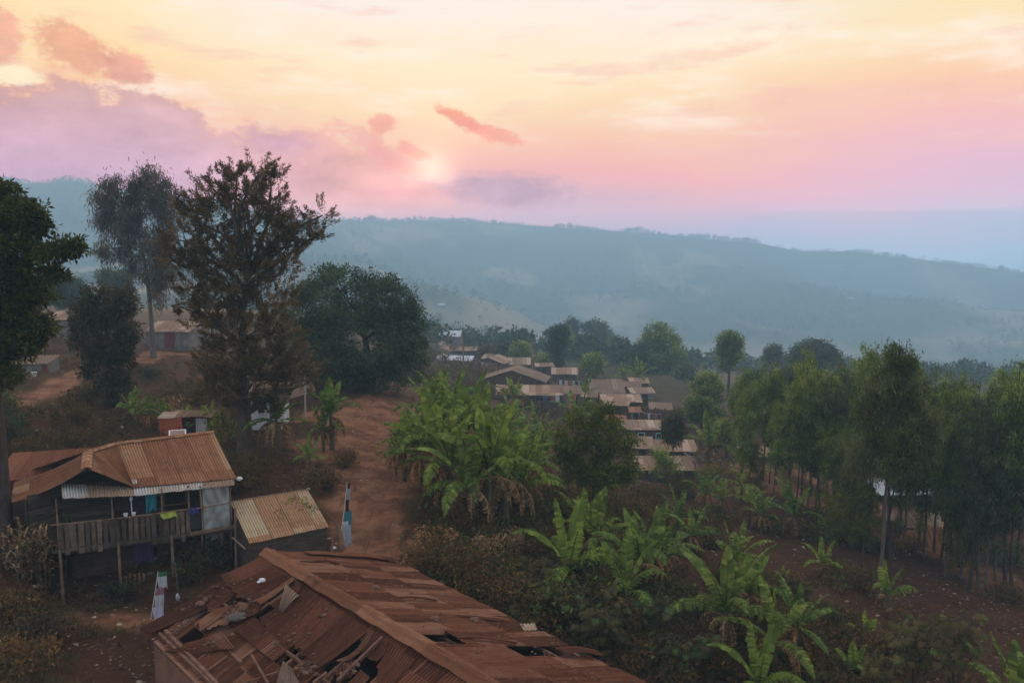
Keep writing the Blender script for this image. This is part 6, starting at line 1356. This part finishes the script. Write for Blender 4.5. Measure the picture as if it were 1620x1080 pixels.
# stuff: ground litter, weeds, far woods
def scatter(px0, px1, d0, d1, n, rng):
    """points spread over the ground seen between two columns and two distances"""
    px = rng.uniform(px0, px1, n); d = np.exp(rng.uniform(math.log(d0), math.log(d1), n)); x = (px-810)/F*d; y = d*CP-1.0; z = ghv(x, y); y = (d + z*SP)/CP; z = ghv(x, y); return x, y, z
def nearpath(x, y):
    best = np.full(len(x), 9.)
    for pts, w in PATHS:
        P = [hit(a, b)[0] for a, b in pts]
        for p, q in zip(P[:-1], P[1:]):
            dq = q-p; L2 = dq.x**2+dq.y**2+1e-6; t = np.clip(((x-p.x)*dq.x+(y-p.y)*dq.y)/L2, 0, 1); best = np.minimum(best, np.hypot(x-p.x-t*dq.x, y-p.y-t*dq.y)/w)
    return best
def litter():
    rng = np.random.default_rng(5)
    for nm, n, m, L, Wd, up in (('leaf_litter', 26000, leafmat('litter', (.08,.045,.025), (.16,.10,.06), (.30,.22,.15), .15, .1, var=.5), .13, .05, .25),):
        x, y, z = scatter(-40, 1660, 18, 75, n, rng); pth = nearpath(x, y); den = fbm(x*.5, y*.5, 4, 3); k = (den > -.06) & (rng.uniform(size=n) < np.clip(pth-.5, .12, 1)); x, y, z = x[k], y[k], z[k]
        dr = nz(rng.normal(size=(len(x), 3))*np.array([1, 1, up])); mb = MB(); s = rng.uniform(.4, 1.5, len(x)); leaves(mb, np.stack([x, y, z+.03], 1), dr, L*s, Wd*s, rng); o = mb.build(nm, m); tag(o, kind='stuff')
    x, y, z = scatter(-40, 1660, 19, 70, 1500, rng); mb = MB(); q = random.Random(4)
    for a, b, c in zip(x, y, z): r = q.choice((.03, .04, .05, .05, .07, .1)); blob(mb, (a, b, c), (r, r*.8, r*.6), q.randrange(99), 5, .5)
    tag(mb.build('scattered_stones', mat('stone_litter', (.14,.08,.055), (.34,.27,.22), 2., island=.5)), kind='stuff')
    # low weeds and grass
    n = 9000; x, y, z = scatter(-40, 1660, 19, 90, n, rng); pth = nearpath(x, y); den = fbm(x*.22, y*.22, 4, 13)+.25*((x > -1) & (y < 31) & (x < 7)); k = (den > .06) & (pth > 1.25); x, y, z = x[k], y[k], z[k]
    i = np.repeat(np.arange(len(x)), 16); s = rng.uniform(.6, 1.5, len(x)); m = len(i); P = np.stack([x[i]+rng.normal(0, .12, m), y[i]+rng.normal(0, .12, m), z[i]-.02+rng.uniform(0, .16, m)*s[i]], 1)
    mb = MB(); leaves(mb, P, nz(rng.normal(size=(m, 3))*np.array([.7, .7, .3])+np.array([0, 0, .7])), .18*s[i]*rng.uniform(.6, 1.4, m), .03*s[i]+0*P[:, 0], rng); tag(mb.build('weeds', lf_weed), kind='stuff')
litter()
def grass_verges():
    """dry tufts along the path edges and over the bank"""
    rng = np.random.default_rng(25); x, y, z = scatter(-40, 900, 20, 62, 9000, rng); pth = nearpath(x, y); k = (pth > .95) & ((pth < 1.7) | (fbm(x*.4, y*.4, 3, 71) > .08)); x, y, z = x[k], y[k], z[k]
    i = np.repeat(np.arange(len(x)), 14); m = len(i); P = np.stack([x[i]+rng.normal(0, .07, m), y[i]+rng.normal(0, .07, m), z[i]-.02], 1); s = rng.uniform(.6, 1.5, len(x))
    mb = MB(); leaves(mb, P, nz(rng.normal(size=(m, 3))*np.array([.45, .45, .1])+np.array([0, 0, 1.])), .22*s[i]*rng.uniform(.6, 1.3, m), np.full(m, .016), rng); tag(mb.build('dry_grass', lf_tuft), kind='stuff')
grass_verges()
def undergrowth():
    rng = np.random.default_rng(15); n = 1500
    px = rng.uniform(640, 1420, n); d = rng.uniform(23, 44, n); x = (px-810)/F*d; y = d*CP-1.2; z = ghv(x, y); y = (d+z*SP)/CP; z = ghv(x, y)
    den = fbm(x*.45, y*.45, 4, 91) + .28*(px < 900+12*(d-23)) + .16*(d < 29) - .06; k = (den > .0) & (nearpath(x, y) > 1.6)
    A_ = W(425, 874, -8.19); ex, ey = .683, -.730; s = (x-A_.x)*ex+(y-A_.y)*ey; t_ = (x-A_.x)*.73+(y-A_.y)*.683; k &= ~((s > -1) & (t_ < 5.0)); x, y, z, px = x[k], y[k], z[k], px[k]
    for nm, m, L, Wd, f0, f1 in (('undergrowth', lf_shrub, .15, .07, 0, .42), ('undergrowth', lf_weed, .13, .05, .42, .75), ('undergrowth', lf_castor, .22, .11, .75, 1)):
        u = rng.uniform(size=len(x)); q = (u >= f0) & (u < f1); X, Y, Z = x[q], y[q], z[q]; h = rng.uniform(.35, 1.0, len(X)); i = np.repeat(np.arange(len(X)), 150); n2 = len(i); g_ = rdir(rng, n2)*(rng.uniform(.2, 1, n2)**.5)[:, None]
        P = np.stack([X[i]+g_[:, 0]*.65*h[i], Y[i]+g_[:, 1]*.65*h[i], Z[i]+h[i]*.5+g_[:, 2]*h[i]*.5], 1); mb = MB(); sc = rng.uniform(.6, 1.4, n2); leaves(mb, P, nz(g_+rng.normal(size=(n2, 3))*.6), L*sc, Wd*sc, rng); tag(mb.build(nm, m), kind='stuff')
undergrowth()
def far_woods():
    rng = np.random.default_rng(8); lm1 = leafmat('far_foliage', (.022,.040,.016), (.045,.065,.028), None, .1, .1, nscale=.05)
    def wood_mass(nm, x, y, z, hgt, nl, lm):
        m = len(x); i = np.repeat(np.arange(m), nl); n = len(i); g = rdir(rng, n)*(rng.uniform(.3, 1, n)**.5)[:, None]
        P = np.stack([x[i]+g[:, 0]*hgt[i]*.38, y[i]+g[:, 1]*hgt[i]*.38, z[i]+hgt[i]*.55+g[:, 2]*hgt[i]*.45], 1); mb = MB(); s = hgt[i]*rng.uniform(.12, .24, n)
        leaves(mb, P, nz(g+rng.normal(size=(n, 3))*.9), s, s*.8, rng); tag(mb.build(nm, lm), kind='stuff')
    # middle distance slope
    x, y, z = scatter(-100, 1720, 150, 500, 3600, rng); den = fbm(x/45, y/45, 4, 41); k = (den > np.where(y < 260, .0, .10)) & ~((np.abs((x/y)*F/1.0+810-850) < 150) & (y < 165)); x, y, z = x[k], y[k], z[k]
    wood_mass('valley_wood', x, y, z, rng.uniform(2., 6.5, len(x)), 60, lm1)
    for sd_, m_, hs in ((1, lf_shrub, .75), (2, lf_dark, .6), (3, lf_weed, .5)):
        x, y, z = scatter(-40, 620, 30, 66, 800, rng); den = fbm(x*.3, y*.3, 4, 50+sd_); k = (den > .05) & (nearpath(x, y) > 1.9)
        q_ = (x-A0.x)*EX.x+(y-A0.y)*EX.y; r_ = (x-A0.x)*EY.x+(y-A0.y)*EY.y; k &= ~((q_ > -3) & (q_ < 9.5) & (r_ > -1) & (r_ < 5.5)); x, y, z = x[k], y[k], z[k]
        wood_mass('bank_scrub', x, y, z, rng.uniform(.2, hs, len(x)), 70, m_)
    x, y, z = scatter(640, 1400, 82, 200, 2600, rng); den = fbm(x/9, y/9, 4, 45); k = (den > .02); x, y, z = x[k], y[k], z[k]
    wood_mass('village_scrub', x, y, z, rng.uniform(.5, 1.7, len(x)), 40, lf_shrub)
    x, y, z = scatter(-100, 1720, 480, 2200, 17000, rng); den = fbm(x/160, y/160, 5, 43); r = np.hypot(x, y); k = (den > .0) | (rng.uniform(size=len(x)) < .10); x, y, z = x[k], y[k], z[k]
    wood_mass('far_hill_wood', x, y, z, rng.uniform(3.5, 8., len(x))*(1+.5*(rng.uniform(size=len(x)) > .95)), 26, lm1)
    th = rng.uniform(-.7, .7, 2600); out = []   # trees on the skyline
    rr = np.geomspace(700, 2200, 200); 
    for t in th:
        e = ghv(np.sin(t)*rr, np.cos(t)*rr)/rr; j = int(np.argmax(e)); r_ = rr[j]*rng.uniform(.97, 1.0); out.append((math.sin(t)*r_, math.cos(t)*r_))
    o = np.array(out); h = rng.uniform(1.5, 7, len(o))*np.clip(1+fbm(o[:, 0]/40, o[:, 1]/40, 3, 6)*3, .3, 2.4); k = fbm(o[:, 0]/25, o[:, 1]/25, 3, 16) > -.1
    wood_mass('skyline_trees', o[k, 0], o[k, 1], ghv(o[k, 0], o[k, 1]), h[k], 50, lm1)
far_woods()
# ------------------------------------------------------------------ haze
def build_haze():
    m = bpy.data.materials.new('haze'); m.use_nodes = True; g = NT(m.node_tree)
    v = g.n('ShaderNodeVolumePrincipled'); g.set(v.inputs['Color'], HAZE_COLOR); v.inputs['Density'].default_value = HAZE_DENSITY
    v.inputs['Anisotropy'].default_value = 0.0
    o = g.n('ShaderNodeOutputMaterial'); g.set(o.inputs['Volume'], v.outputs[0])
    mb = MB(); box(mb, (0, 0, (HAZE_TOP-170)/2), (2*HAZE_HALF, 2*HAZE_HALF, HAZE_TOP+170)); h = mb.build('haze', m); tag(h, kind='stuff')
build_haze()
